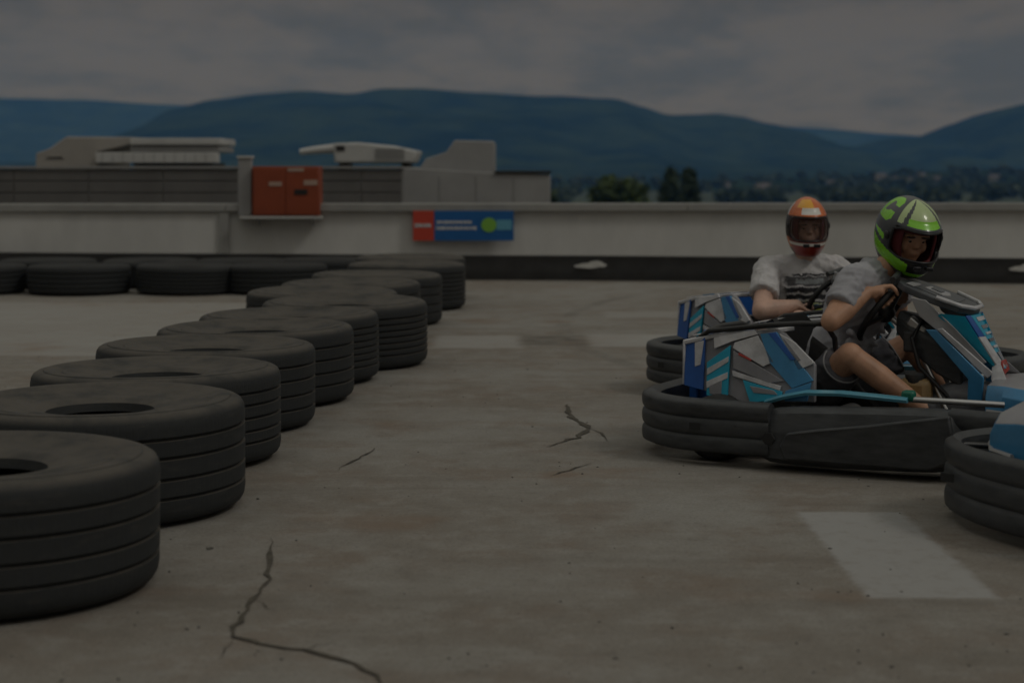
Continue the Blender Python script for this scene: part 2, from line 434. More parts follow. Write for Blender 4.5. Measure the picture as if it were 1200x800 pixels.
LOW = [(-600, 214), (500, 214), (700, 212), (850, 212), (960, 208), (1050, 205), (1110, 201), (1200, 198), (1350, 196), (1800, 205)]
ridge('hills', 2600, 1100, LOW, 5, -2300, 3000, nx=140, ny=30, seed=3.1)

bm = BM(); bmesh.ops.create_grid(bm, x_segments=1, y_segments=1, size=1, matrix=Matrix.Translation((0, 4, 0)) @ Matrix.Diagonal((26, 18.5, 1, 1)))
tag(new_obj('track_surface', bm, 'tarmac', smooth=False), kind='structure')
bm = BM(); box2(bm, (-26, -14.5, GZ+.01), (26, 22.5, -.004))
box2(bm, (-26, 22.502, GZ+.01), (2.6, 44, -.15))
tag(new_obj('roof_deck', bm, 'roof_gravel', smooth=False), kind='structure')

# cracks in the surface: thin jagged dark strips lying on it
def crack(pts, w, name='ground_crack'):
    bm = BM(); P = []
    rnd = random.Random(len(pts)*13+int(pts[0][0]*100))
    for (a, b) in zip(pts, pts[1:]):
        a, b = Vector(a), Vector(b); k = max(2, int((b-a).length/.055))
        for i in range(k): P.append(a.lerp(b, i/k)+Vector((rnd.gauss(0, .006), rnd.gauss(0, .006))))
    P.append(Vector(pts[-1]))
    L, Rr = [], []
    for i, p in enumerate(P):
        d = (P[min(i+1, len(P)-1)]-P[max(0, i-1)]).normalized(); nn = Vector((-d.y, d.x))
        ww = w*(.35+.9*rnd.random())*min(1, (min(i, len(P)-1-i)+.3)/4)
        L.append(bm.verts.new((*(p+nn*ww), .004))); Rr.append(bm.verts.new((*(p-nn*ww), .004)))
    for i in range(len(P)-1): bm.faces.new((L[i], Rr[i], Rr[i+1], L[i+1]))
    return tag(new_obj(name, bm, 'crack_fill', smooth=False), kind='structure')
mk('crack_fill', (.075, .065, .050), .9, var=.5, scale=20)
def gp(px, py): D = FPX*H/(py-198); return ((px-600)/FPX*D, D)
crack([gp(*p) for p in ((320, 632), (316, 655), (318, 678), (296, 702), (283, 722), (276, 747), (310, 755), (360, 763), (400, 772), (430, 785), (448, 800), (452, 815))], .0085)
crack([gp(*p) for p in ((296, 702), (312, 712), (322, 716))], .004)
crack([gp(*p) for p in ((360, 763), (372, 756), (395, 752))], .004)
crack([gp(*p) for p in ((276, 747), (262, 760), (255, 776))], .005)
crack([gp(*p) for p in ((690, 502), (706, 508), (712, 518))], .006)
crack([gp(*p) for p in ((664, 474), (668, 488), (690, 502), (676, 513), (640, 524))], .016)
crack([gp(*p) for p in ((692, 543), (668, 551), (644, 558))], .010)
crack([gp(*p) for p in ((440, 525), (425, 535), (405, 545), (398, 552))], .007)

bm = BM(); rnd = random.Random(3)
for i in range(380):
    y = 4.2+15*rnd.random()**1.6; x = rnd.uniform(-.3, .36)*y; q = rnd.uniform(.0015, .0045)*(1 if rnd.random() < .94 else 1.7)
    m_ = Matrix.Translation((x, y, q*.35)) @ Matrix.Rotation(rnd.uniform(0, 6.3), 4, 'Z') @ Matrix.Rotation(rnd.uniform(-.5, .5), 4, 'X') @ Matrix.Diagonal((q*rnd.uniform(.8, 2.2), q, q*.7, 1))
    bmesh.ops.create_icosphere(bm, subdivisions=1, radius=1, matrix=m_)
mk('crumb', (.10, .095, .085), .9, var=.9, scale=3)
tag(new_obj('rubber_crumbs', bm, 'crumb', smooth=False), 'small rubber crumbs and grit scattered over the track surface', 'grit', kind='stuff')

# ------------------------------------------------------------------ parapet wall and what is on it
WY = lambda X: 20.45 + .045*(X+6)
bm = BM()
xs = [-26, -3.30]; 
def wall_run(bm, x0, x1, z0, z1, t, off=0, mi=0):
    a = (x0, WY(x0)-off); b = (x1, WY(x1)-off)
    slab(bm, [(a[0], a[1], z0), (b[0], b[1], z0), (b[0], b[1], z1), (a[0], a[1], z1)], (0, t, 0), mi)
root = empty('parapet_wall', (0, WY(0), 0)); tag(root, 'long white rendered parapet wall behind the track with grey metal cap', 'wall')
def wpart(name, bm, m, bevel=0):
    o = new_obj(name, bm, m, bevel=bevel); o.location = -Vector(root.location); o.parent = root; return o
bm = BM(); wall_run(bm, -26, -3.40, .002, .745, .3); wall_run(bm, -3.397, 26, .002, .745, .3, off=-.03)
wpart('wall_face', bm, 'wall_white')
for (x0, x1) in ((-26, -9), (-8.995, -3.40), (-3.395, 2.1), (2.105, 8), (8.005, 26)):
    bm = BM(); wall_run(bm, x0, x1, .747, .835, .4, off=.05); wpart('cap', bm, 'cap_grey', .006)
bm = BM(); wall_run(bm, -3.47, -3.36, .003, .744, .1, off=.035); wpart('grey_strip', bm, 'cap_grey')  # narrow grey upright strip where the two wall runs meet
# belt barrier
def belt(X): return 20.15 - .115*(X+6)+ .03*math.sin(X*1.7)
bm = BM()
path = [(x*.5-26*.5, 0) for x in range(0, 0)]
path = [(-16+i*.4, belt(-16+i*.4)) for i in range(0, 70)]
prof = [(0, .006)] + [(.02+.004*math.sin(k/12*math.pi*2), .01+.265*k/12) for k in range(13)] + [(0, .282), (-.05, .28), (-.05, .006)]
sweep(bm, path, prof)
o = new_obj('belt_barrier', bm, 'belt_black', angle=60); tag(o, 'long low black rubber belt barrier running along the foot of the white wall', 'barrier')
def belt_mark(px, w, label):
    X = (px-600)/FPX*19.6; 
    for _ in range(3): X = (px-600)/FPX*belt(X)
    bm = BM(); y = belt(X)-.043
    for (cx, cz, sx, sz) in ((0, .17, w*.36, .03), (w*.22, .19, w*.24, .035), (-w*.26, .165, w*.2, .018), (w*.4, .175, w*.15, .02)):
        pts = [(X+cx+sx*math.cos(a*math.pi/9), y-.0006*cx, cz+sz*math.sin(a*math.pi/9)) for a in range(18)]
        slab(bm, pts, (0, .006+.001*abs(cx), 0))
    o = new_obj('logo', bm, 'mark_white', smooth=False); o.parent = BELT
BELT = o
belt_mark(690, .36, ''); belt_mark(1196, .3, '')

# banner on the wall
bx0, bx1 = -2.33/20.6*WY(-1.2)+.0, .03
cy = WY(-1.2)-.05
x0 = at(483, 265, cy).x; x1 = at(603, 265, cy).x; zt = .752; zb = at(483, 282, cy).z
ban = empty('wall_banner', ((x0+x1)/2, cy, zb)); tag(ban, 'blue and red advertising banner with a green ball, fixed to the white wall', 'banner')
def banp(name, bm, m): o = new_obj(name, bm, m, smooth=False); o.location = -Vector(ban.location); o.parent = ban
def u_(px): return at(px, 265, cy).x
def v_(py): return at(500, py, cy).z
yb = cy-.012
bm = BM(); slab(bm, [(u_(509), yb, zb), (u_(602), yb, zb), (u_(602), yb, zt), (u_(509), yb, zt)], (0, .02, 0)); banp('blue_panel', bm, 'ban_blue')
bm = BM(); slab(bm, [(u_(484), yb, zb), (u_(508.6), yb, zb), (u_(508.6), yb, zt), (u_(484), yb, zt)], (0, .02, 0)); banp('red_panel', bm, 'ban_red')
bm = BM()
def strokes(px0, px1, py0, py1, rnd, w=(1.2, 4.5)):
    x = px0
    while x < px1:
        ww = rnd.uniform(*w); x2 = min(px1, x+ww); t = rnd.uniform(0, .8)
        slab(bm, [(u_(x), yb-.004, v_(py1-t)), (u_(x2), yb-.004, v_(py1-t*.3)), (u_(x2), yb-.004, v_(py0+t)), (u_(x), yb-.004, v_(py0))], (0, .003, 0)); x = x2+rnd.uniform(.5, 1.0)
rn = random.Random(4)
strokes(486, 505, 261.8, 266.5, rn); banp('lettering', bm, 'ban_white'); bm = BM()
strokes(512, 553, 258.5, 262.2, rn); banp('lettering', bm, 'ban_white'); bm = BM(); strokes(511, 559, 265.2, 269.4, rn)
banp('lettering', bm, 'ban_white')
bm = BM(); slab(bm, [(u_(582), yb-.004, v_(269.5)), (u_(600), yb-.004, v_(269.5)), (u_(600), yb-.004, v_(257.5)), (u_(582), yb-.004, v_(257.5))], (0, .003, 0)); banp('pale_box', bm, 'ban_lightblue')
bm = BM(); slab(bm, [(u_(573+9*math.cos(a*math.pi/14)), yb-.007, v_(263.5+8.5*math.sin(a*math.pi/14))) for a in range(28)], (0, .006, 0)); banp('green_ball', bm, 'ban_green')

# red cabinet, its ledge and the post beside it
cyb = WY(-2.7)-.08
p0, p1 = at(297, 253, cyb), at(375, 195, cyb)
ld = empty('wall_ledge', ((p0.x+p1.x)/2, cyb, p0.z-.05)); tag(ld, 'narrow white shelf on the wall under the orange red cabinet', 'shelf')
bm = BM(); box2(bm, (p0.x-.15, cyb-.115, p0.z-.032), (p1.x+.03, cyb+.07, p0.z-.002)); o = new_obj('shelf_board', bm, 'unit_white', bevel=.004); o.location = -Vector(ld.location); o.parent = ld
for xx in (p0.x+.05, p1.x-.1):
    bm = BM(); slab(bm, [(xx, cyb-.08, p0.z-.034), (xx, cyb+.07, p0.z-.034), (xx, cyb+.07, p0.z-.12)], (.02, 0, 0)); o = new_obj('bracket', bm, 'cap_grey'); o.location = -Vector(ld.location); o.parent = ld
cab = empty('red_cabinet', ((p0.x+p1.x)/2, cyb, p0.z)); tag(cab, 'orange red metal cabinet with faded pale stickers on the white wall', 'cabinet')
def cabp(name, bm, m, bevel=0): o = new_obj(name, bm, m, bevel=bevel); o.location = -Vector(cab.location); o.parent = cab
bm = BM(); box2(bm, (p0.x, cyb-.10, p0.z), (p1.x, cyb+.3, p1.z)); cabp('body', bm, 'cabinet_red', .01)
xm = p0.x+(p1.x-p0.x)*.5
bm = BM(); box2(bm, (p0.x+.02, cyb-.112, p0.z+.02), (xm-.003, cyb-.101, p1.z-.03)); box2(bm, (xm+.003, cyb-.112, p0.z+.02), (p1.x-.02, cyb-.101, p1.z-.03)); cabp('door', bm, 'cabinet_red', .004)
bm = BM()
for (a, b, c, d) in ((315, 330, 213, 218), (356, 372, 211, 217), (337, 356, 197, 201)):
    A, B = at(a, d, cyb-.12), at(b, c, cyb-.12); bm = BM(); box2(bm, (A.x, cyb-.118, A.z), (B.x, cyb-.1125, B.z)); cabp('sticker', bm, 'sticker_pale')
bm = BM(); A, B = at(345, 228, cyb-.12), at(360, 222, cyb-.12); box2(bm, (A.x, cyb-.122, A.z), (B.x, cyb-.113, B.z)); cabp('latch', bm, 'dark_gap')
A, B = at(281, 252, cyb+.1), at(296, 183, cyb+.1)
bm = BM(); box2(bm, (A.x, cyb-.02, A.z), (B.x, cyb+.12, B.z-.03)); 
po = empty('grey_post', ((A.x+B.x)/2, cyb, A.z)); tag(po, 'square grey concrete post left of the orange red cabinet', 'post')
o = new_obj('shaft', bm, 'unit_grey', bevel=.006); o.location = -Vector(po.location); o.parent = po
bm = BM(); box2(bm, (A.x-.015, cyb-.035, B.z-.029), (B.x+.015, cyb+.135, B.z)); o = new_obj('post_cap', bm, 'unit_white', bevel=.005); o.location = -Vector(po.location); o.parent = po

# cladding screens behind the parapet
def screen(px0, px1, D, ztop, label):
    a, b = at(px0, 200, D).x, at(px1, 200, D).x
    rt = empty('metal_screen', ((a+b)/2, D, -.15)); tag(rt, label, 'screen')
    bm = BM(); n = max(2, int((b-a)/.9)); 
    for i in range(n):
        xa, xb = a+(b-a)*i/n+.006, a+(b-a)*(i+1)/n-.006
        zz = -.14
        k = 9
        for j in range(k):
            z0 = -.14+(ztop+.10)*j/k; z1 = -.14+(ztop+.10)*(j+1)/k
            slab(bm, [(xa, D, z0), (xa, D-.018, z0+.012), (xa, D-.018, z1-.012), (xa, D, z1)], (xb-xa, 0, 0))
    o = new_obj('panel', bm, 'clad_grey', angle=20); o.location = -Vector(rt.location); o.parent = rt
    bm = BM(); box2(bm, (a-.02, D-.05, ztop-.035), (b+.02, D+.08, ztop)); o = new_obj('coping', bm, 'clad_trim', bevel=.004); o.location = -Vector(rt.location); o.parent = rt
    for i in range(n+1):
        x = a+(b-a)*i/n
        bm = BM(); box2(bm, (x-.03, D+.002, -.145), (x+.03, D+.07, ztop-.037)); o = new_obj('support', bm, 'clad_trim'); o.location = -Vector(rt.location); o.parent = rt
screen(-420, 279, 22.6, 1.285, 'long dark grey metal screen behind the wall, left of the orange red cabinet')
screen(376, 471, 22.8, 1.285, 'short dark grey metal screen between the orange red cabinet and the white block')

# white block with a raised part
D = 24.0
def X_(px, D): return at(px, 200, D).x
def Z_(py, D): return at(600, py, D).z
wb = empty('rooftop_block', (X_(560, D), D, -.15)); tag(wb, 'plain pale grey rooftop block with a raised sloping part above the banner', 'rooftop block')
def wbp(name, bm, m, bevel=0): o = new_obj(name, bm, m, bevel=bevel, angle=25); o.location = -Vector(wb.location); o.parent = wb
bm = BM(); slab(bm, [(X_(472, D), D, -.148), (X_(645, D), D, -.148), (X_(645, D), D, Z_(205, D)), (X_(578, D), D, Z_(202, D)), (X_(472, D), D, Z_(196, D))], (0, 3.5, 0)); wbp('body', bm, 'unit_grey', .015)
bm = BM(); slab(bm, [(X_(490, D), D+.3, Z_(197.5, D)), (X_(579, D), D+.3, Z_(202.5, D)), (X_(579, D), D+.3, Z_(165, D)), (X_(532, D), D+.3, Z_(164, D)), (X_(522, D), D+.3, Z_(178, D)), (X_(498, D), D+.3, Z_(186, D))], (0, 2.6, 0)); wbp('raised_part', bm, 'unit_grey', .015)
bm = BM(); box2(bm, (X_(578, D)+.02, D-.03, Z_(203.5, D)), (X_(646, D), D+3.52, Z_(200.5, D))); wbp('edge_trim', bm, 'dark_gap')
bm = BM()
for px in (515, 558, 602): box2(bm, (X_(px, D)-.006, D-.006, -.1), (X_(px, D)+.006, D-.001, Z_(207, D)))
wbp('joint_strip', bm, 'clad_trim')

# duct unit
D = 27.0
du = empty('duct_unit', (X_(440, D), D, -.15)); tag(du, 'white rooftop duct unit with a snout pointing left, above the short grey screen', 'duct unit')
def dup_(name, bm, m, bevel=0): o = new_obj(name, bm, m, bevel=bevel, angle=35); o.location = -Vector(du.location); o.parent = du
bm = BM(); slab(bm, [(X_(392, D), D, Z_(191, D)), (X_(484, D), D, Z_(191, D)), (X_(490, D), D, Z_(177, D)), (X_(462, D), D, Z_(171, D)), (X_(420, D), D, Z_(167, D)), (X_(390, D), D, Z_(168, D))], (0, 1.4, 0)); dup_('casing', bm, 'unit_white', .03)
bm = BM(); tube(bm, [(X_(398, D), D+.5, Z_(173, D)), (X_(385, D), D+.5, Z_(174, D)), (X_(362, D), D+.5, Z_(176, D)), (X_(347, D), D+.5, Z_(178, D))], [.08, .075, .06, .05], 12); dup_('snout', bm, 'unit_white')
bm = BM(); box2(bm, (X_(394, D), D-.012, Z_(177, D)), (X_(404, D), D-.002, Z_(171, D))); dup_('inlet', bm, 'dark_gap')
bm = BM()
for i in range(5): box2(bm, (X_(440, D), D-.014, Z_(186-i*2.6, D)), (X_(474, D), D-.003, Z_(184.6-i*2.6, D)))
dup_('louvre', bm, 'unit_grey')
for px in (400, 474):
    bm = BM(); box2(bm, (X_(px, D)-.05, D+.1, -.148), (X_(px, D)+.05, D+1.3, Z_(191.2, D))); dup_('stand', bm, 'dark_gap')
# long units at left
D = 28.0
bu = empty('beige_unit', (X_(90, D), D, -.15)); tag(bu, 'beige rooftop unit with a sloping front behind the long grey screen', 'rooftop unit')
def bup(name, bm, m, bevel=0): o = new_obj(name, bm, m, bevel=bevel, angle=25); o.location = -Vector(bu.location); o.parent = bu
bm = BM(); slab(bm, [(X_(40, D), D, -.148), (X_(114, D), D, -.148), (X_(114, D), D, Z_(178, D)), (X_(152, D), D, Z_(170, D)), (X_(156, D), D, Z_(161, D)), (X_(78, D), D, Z_(160, D)), (X_(58, D), D, Z_(174, D)), (X_(42, D), D, Z_(180, D))], (0, 2.4, 0)); bup('casing', bm, 'unit_beige', .02)
bm = BM(); slab(bm, [(X_(55, D), D-.012, Z_(186, D)), (X_(75, D), D-.012, Z_(186, D)), (X_(72, D), D-.012, Z_(184, D)), (X_(55, D), D-.012, Z_(184.4, D))], (0, .01, 0)); bup('slot', bm, 'dark_gap')
lu = empty('louvred_unit', (X_(190, D), D, -.15)); tag(lu, 'long white louvred rooftop unit behind the grey screen, left of the post', 'rooftop unit')
def lup(name, bm, m, bevel=0): o = new_obj(name, bm, m, bevel=bevel, angle=25); o.location = -Vector(lu.location); o.parent = lu
bm = BM(); box2(bm, (X_(117, D), D-.3, Z_(191, D)), (X_(258, D), D-.02, Z_(179, D))); lup('lower_casing', bm, 'unit_white', .012)
bm = BM(); box2(bm, (X_(157, D), D-.25, Z_(178.4, D)), (X_(260, D), D+1.2, Z_(171.5, D))); lup('middle_casing', bm, 'unit_grey', .012)
bm = BM(); box2(bm, (X_(157, D), D-.3, Z_(170.2, D)), (X_(262, D), D+1.2, Z_(162.5, D))); lup('top_casing', bm, 'unit_white', .012)
bm = BM(); box2(bm, (X_(157, D)+.01, D-.2, Z_(171.3, D)), (X_(254, D), D+1.1, Z_(170.4, D))); box2(bm, (X_(160, D), D-.2, -.148), (X_(250, D), D+1.1, Z_(191.2, D))); lup('base', bm, 'dark_gap')
bm = BM()
for i in range(11):
    x = X_(125+i*12, D); bm = BM(); box2(bm, (x-.004, D-.306, Z_(190, D)), (x+.004, D-.3005, Z_(180, D))); lup('seam', bm, 'clad_trim')

# ------------------------------------------------------------------ trees, woods, houses
def leafclump(bm, c, r, n, s, rnd, squash=1.0):
    for _ in range(n):
        d = Vector((rnd.gauss(0, 1), rnd.gauss(0, 1), rnd.gauss(0, 1))).normalized()*r*rnd.uniform(.35, 1.0)**.6
        p = Vector(c)+Vector((d.x, d.y, d.z*squash)); a = Vector((rnd.uniform(-1, 1), rnd.uniform(-1, 1), rnd.uniform(-.6, .6))).normalized()
        x, y = frame_of(a); q = s*rnd.uniform(.6, 1.3)
        bm.faces.new([bm.verts.new(p+x*q*u+y*q*v) for u, v in ((-1, -.5), (.2, -.8), (1, .1), (.3, .8), (-.7, .6))])
def tree(name, loc, h, w, shape, leaf, label, seed, n=2600, group=None):
    rnd = random.Random(seed); rt = empty(name, loc); tag(rt, label, 'tree', group)
    bm = BM(); tube(bm, [(0, 0, 0), (.1, 0, h*.3), (0, .1, h*.6), (0, 0, h*.9)], [w*.06+.12, w*.05+.08, w*.03+.05, .03], 8)
    for i in range(7):
        a = rnd.uniform(0, 6.3); z = h*rnd.uniform(.3, .7); l = w*.4 if shape == 'round' else w*.2
        tube(bm, [(0, 0, z), (math.cos(a)*l*.5, math.sin(a)*l*.5, z+h*.08), (math.cos(a)*l, math.sin(a)*l, z+h*.17)], [.1, .07, .03], 6)
    new_obj('trunk', bm, 'trunk', rt)
    bm = BM()
    k = 90
    for i in range(k):
        if shape == 'poplar':
            t = rnd.random(); rr = w*.5*(math.sin(math.pi*min(1, .15+t*.75))**.5)
            a = rnd.uniform(0, 6.3); d = rr*.55*rnd.random(); c = (math.cos(a)*d, math.sin(a)*d, h*(.1+.86*t)); leafclump(bm, c, rr*.5+.1, n//k, .34, rnd, 1.8)
        else:
            d = Vector((rnd.gauss(0, 1), rnd.gauss(0, 1), rnd.gauss(0, 1))).normalized()*rnd.random()**.4
            c = (d.x*w*.42, d.y*w*.42, h*.62+d.z*h*.28); leafclump(bm, c, w*.15, n//k, .46, rnd, .8)
    new_obj('crown', bm, leaf, rt, smooth=False)
    return rt
tree('broadleaf_tree', (at(727, 220, 330).x, 330, GZ), 26.1, 14, 'round', 'leaf_olive', 'rounded olive green tree beyond the wall, left of the two poplars', 1, 7000)
tree('broadleaf_tree', (at(762, 228, 345).x, 345, GZ), 20.8, 9.5, 'round', 'leaf_olive', 'lower olive green tree filling the gap between rounded tree and poplars', 2, 2600)
tree('poplar_tree', (at(785, 220, 335).x, 335, GZ), 25.4, 6.0, 'poplar', 'leaf_dark', 'slim dark poplar, left one of the pair beyond the wall', 3, 6000)
tree('poplar_tree', (at(807, 220, 340).x, 340, GZ), 25.1, 5.8, 'poplar', 'leaf_dark', 'slim dark poplar, right one of the pair beyond the wall', 4, 6000)
for i, (px, D, h, w, lb) in enumerate(((605, 230, 25.0, 9, 'dark green tree just above the right end of the pale rooftop block'), (640, 250, 24.2, 9, 'dark green tree at the right edge of the pale rooftop block'),
        (668, 280, 21.5, 9, 'low dark green tree between rooftop block and rounded olive tree'), (2, 230, 26.6, 9.5, 'dark green tree at the far left edge above the long grey screen'), (30, 240, 25.9, 8, 'small dark green tree left of the beige rooftop unit'))):
    tree('broadleaf_tree', (at(px, 220, D).x, D, GZ), h, w, 'round', 'leaf_dark', lb, 20+i, 3000)
def gz(X, Y):   # height of the low slope, found by casting down on the finished hills
    dg = bpy.context.evaluated_depsgraph_get()
    ok, loc, *_ = sc.ray_cast(dg, Vector((X, Y, 400)), Vector((0, 0, -1)))
    return loc.z if ok else GZ
bpy.context.view_layer.update()
rnd = random.Random(11)
bm = BM()
for i in range(640):
    D = rnd.uniform(1150, 2620); px = rnd.uniform(560, 1330) if rnd.random() < .8 else rnd.uniform(-150, 600)
    if px < 840 and rnd.random() < .55: continue
    if 850 < px < 960 and D > 1500 and rnd.random() < .6: continue
    X = (px-600)/FPX*D; z = gz(X, D); s = rnd.uniform(4, 8)
    leafclump(bm, (X, D, z+s*.75), s, 60, s*.36, rnd, .7)
tag(new_obj('woodland', bm, 'leaf_wood', smooth=False), 'dark hazy woodland spread over the valley beyond the wall', 'woodland', kind='stuff')
# houses
def make_house():
    rt = empty('village_house', (0, 0, 0)); tag(rt, 'small pale house on the wooded slope', 'house', 'houses scattered on the slope beyond the wall')
    bm = BM(); slab(bm, [(-5, -4, 0), (-5, 4, 0), (-5, 4, 5.2), (-5, 0, 8), (-5, -4, 5.2)], (10, 0, 0)); new_obj('wall', bm, 'house_wall', rt)
    bm = BM(); slab(bm, [(-5.5, -4.7, 4.75), (-5.5, 0, 8.05), (-5.5, 4.7, 4.75), (-5.5, 4.7, 5.05), (-5.5, 0, 8.4), (-5.5, -4.7, 5.05)], (11, 0, 0)); rf = new_obj('roof', bm, 'house_roof', rt)
    bm = BM(); box2(bm, (2, 1, 6.6), (2.8, 1.8, 9.2)); new_obj('chimney', bm, 'house_wall', rf)
    for x in (-3, 0, 3):
        for z in (1, 3.4):
            bm = BM(); box2(bm, (x-.6, -4.06, z), (x+.6, -4.01, z+1.3)); new_obj('window', bm, 'house_glass', rt)
    return rt
spots = [(894, 1750, 1.81, 'broad pale house standing alone, left of the orange helmet'), (912, 1900, 1.16, 'small house just right of the broad pale house'), (1032, 2150, 1.45, 'house at the left end of the hamlet behind the green helmet'),
         (1048, 2300, 1.30, 'house second from the left in the hamlet'), (1063, 2080, 1.59, 'house right above the green helmet'), (1080, 2400, 1.45, 'house highest in the hamlet'), (1098, 2200, 1.45, 'house right of the green helmet top'),
         (1118, 2000, 1.30, 'lowest house right of the green helmet'), (975, 2050, 1.30, 'lone house between the two helmets'), (1165, 2250, 1.45, 'house near the right edge of the picture'), (850, 2080, 1.16, 'small house right of the poplars')]
proto = make_house()
for i, (px, D, s, lb) in enumerate(spots):
    o = proto if i == 0 else copy_tree(proto)
    X = (px-600)/FPX*D; o.location = (X, D, gz(X, D)-.3); s *= .72; o.scale = (s*1.15, s, s); o.rotation_euler.z = rnd.uniform(-.5, .5); o['label'] = lb
    o['label'] = lb if len(lb.split()) > 3 else 'pale ' + lb

# ------------------------------------------------------------------ truck tyres
def make_tyre(m='old_rubber', grooves=(.104, .037, -.037, -.104)):
    s = .198
    half = [(.188, .120), (.197, .150), (.225, .163), (.270, .170), (.280, .165), (.345, .178), (.395, .188), (.402, .184), (.440, .196), (.474, .197), (.479, .192), (.502, .190), (.518, .180), (.527, .164), (.531, .140)]
    tread = []
    for g in grooves:
        tread += [(.531, g+.0075), (.518, g+.0055), (.518, g-.0055), (.531, g-.0075)]
    prof = half + tread + [(r, -z) for r, z in half[::-1]] + [(.21, -.11), (.34, -.160), (.49, -.15), (.512, -.09), (.515, 0), (.512, .09), (.49, .15), (.34, .160), (.21, .11)]
    bm = BM(); lathe(bm, [(r, z+s) for r, z in prof], 128)
    return new_obj('truck_tyre', bm, m, angle=38)
protos = {}
def put_tyre(x, y, label, group, sc_=(1, 1, 1)):
    k = 'dark_rubber' if sc_[2] < 1 else 'old_rubber'
    nv = len([x for x in bpy.data.objects if x.name.startswith('truck_tyre')])
    gv = [(.104, .037, -.037, -.104), (.106, .055, 0, -.055, -.106), (.100, .034, -.034, -.100), (.112, .075, .037, 0, -.037, -.075, -.112)][(0, 0, 1, 0, 2, 3, 3, 0, 1, 0, 3, 1)[nv % 12]]
    k = (k, gv)
    if k not in protos: o = protos[k] = make_tyre(*k)
    else:
        o = protos[k].copy(); COL.objects.link(o)
    o.location = (x, y, 0.002); o.rotation_euler = (R(random.uniform(-.8, .8)), R(random.uniform(-.8, .8)), random.uniform(0, 6.28)); o.location.z = .010; o.scale = (sc_[0], sc_[1], sc_[2]*random.uniform(.975, 1.02))
    tag(o, label, 'tyre', group)
row = [(-1.60, 5.2, 'nearest worn truck tyre in the row, cut by the left edge of the picture'), (-1.525, 6.42, 'second truck tyre of the row, right behind the nearest one'),
       (-1.535, 7.5, 'third truck tyre counted from the camera in the near row'), (-1.50, 8.5, 'fourth truck tyre counted from the camera in the near row'),
       (-1.39, 9.42, 'fifth tyre of the near row, its ribbed side set out to the right'), (-1.32, 10.3, 'sixth tyre of the near row, half hidden behind the fifth'),
       (-1.075, 11.15, 'seventh tyre of the near row, standing out furthest to the right before the row recedes'), (-1.33, 12.15, 'eighth tyre of the row, only its dusty top showing behind the seventh'),
       (-1.22, 13.12, 'ninth tyre of the row, only its top showing between seventh and tenth'), (-1.10, 14.08, 'tenth tyre of the near row, small and partly behind the seventh'),
       (-.95, 15.6, 'last tyre but one at the far end of the near row'), (-.98, 16.75, 'farthest tyre of the near row, close to the black belt barrier')]
for x, y, lb in row: put_tyre(x, y, lb, 'old truck tyres lying in a row along the track')
cross = [(-5.42, 17.5, 'flat tyre at the far left edge, cut by the picture border'), (-4.36, 17.45, 'flat dark tyre in the far row, second from the left edge'), (-3.28, 17.5, 'flat dark tyre in the far row, left of centre of three'),
         (-2.38, 17.55, 'flat dark tyre in the far row, last one before the brown near row'), (-1.99, 18.62, 'dark tyre behind the far row, beside the end of the near row'),
         (-4.95, 18.5, 'dark tyre in the gap behind the leftmost two of the far row'), (-3.86, 18.52, 'dark tyre in the gap behind the second and third of the far row'), (-2.86, 18.55, 'dark tyre in the gap behind the third and fourth of the far row')]
for x, y, lb in cross: put_tyre(x, y, lb, 'dark tyres lying in the far row before the belt barrier', (.955, .955, .70))

# ------------------------------------------------------------------ the kart (x forward, y left, z up, origin on the ground)
def make_nose(K, top):
    """nose moulding; top = height of its ridge"""
    P = lambda name, bm, m, parent=K, **kw: new_obj(name, bm, m, parent, **kw)
    d = top-.475; secs = []
    for (x, w, zt, zbm) in ((.48, .28, .47, .16), (.56, .32, .475, .15), (.66, .335, .465, .145), (.76, .325, .435, .145), (.85, .295, .415, .15), (.905, .25, .385, .17)):
        zt = max(zt+d, zbm+.13)
        secs.append([(x, -w*.9, zbm), (x, -w, zbm+.03), (x, -w*.97, zt-.055), (x, -w*.86, zt-.014), (x, -w*.4, zt), (x, 0, zt+.006), (x, w*.4, zt), (x, w*.86, zt-.014), (x, w*.97, zt-.055), (x, w, zbm+.03), (x, w*.9, zbm)])
    bm = BM(); fs = loft(bm, secs)
    bm.normal_update()
    for f in fs: f.material_index = 1 if abs(f.normal.z) > .75 and f.calc_center_median().z > .22 else 0
    ns = P('nose_cone', bm, ['body_blue_mid', 'body_grey'], angle=35, bevel=.004)
    for s in (-1, 1):
        bm = BM(); tube(bm, [(.49, s*.283, .355+d), (.60, s*.330, .355+d), (.70, s*.332, .345+d), (.80, s*.315, .325+d), (.88, s*.270, .295+d), (.915, s*.22, .28+d), (.925, s*.1, .275+d)], .009, 6)
        P('nose_stripe', bm, 'body_silver', ns)
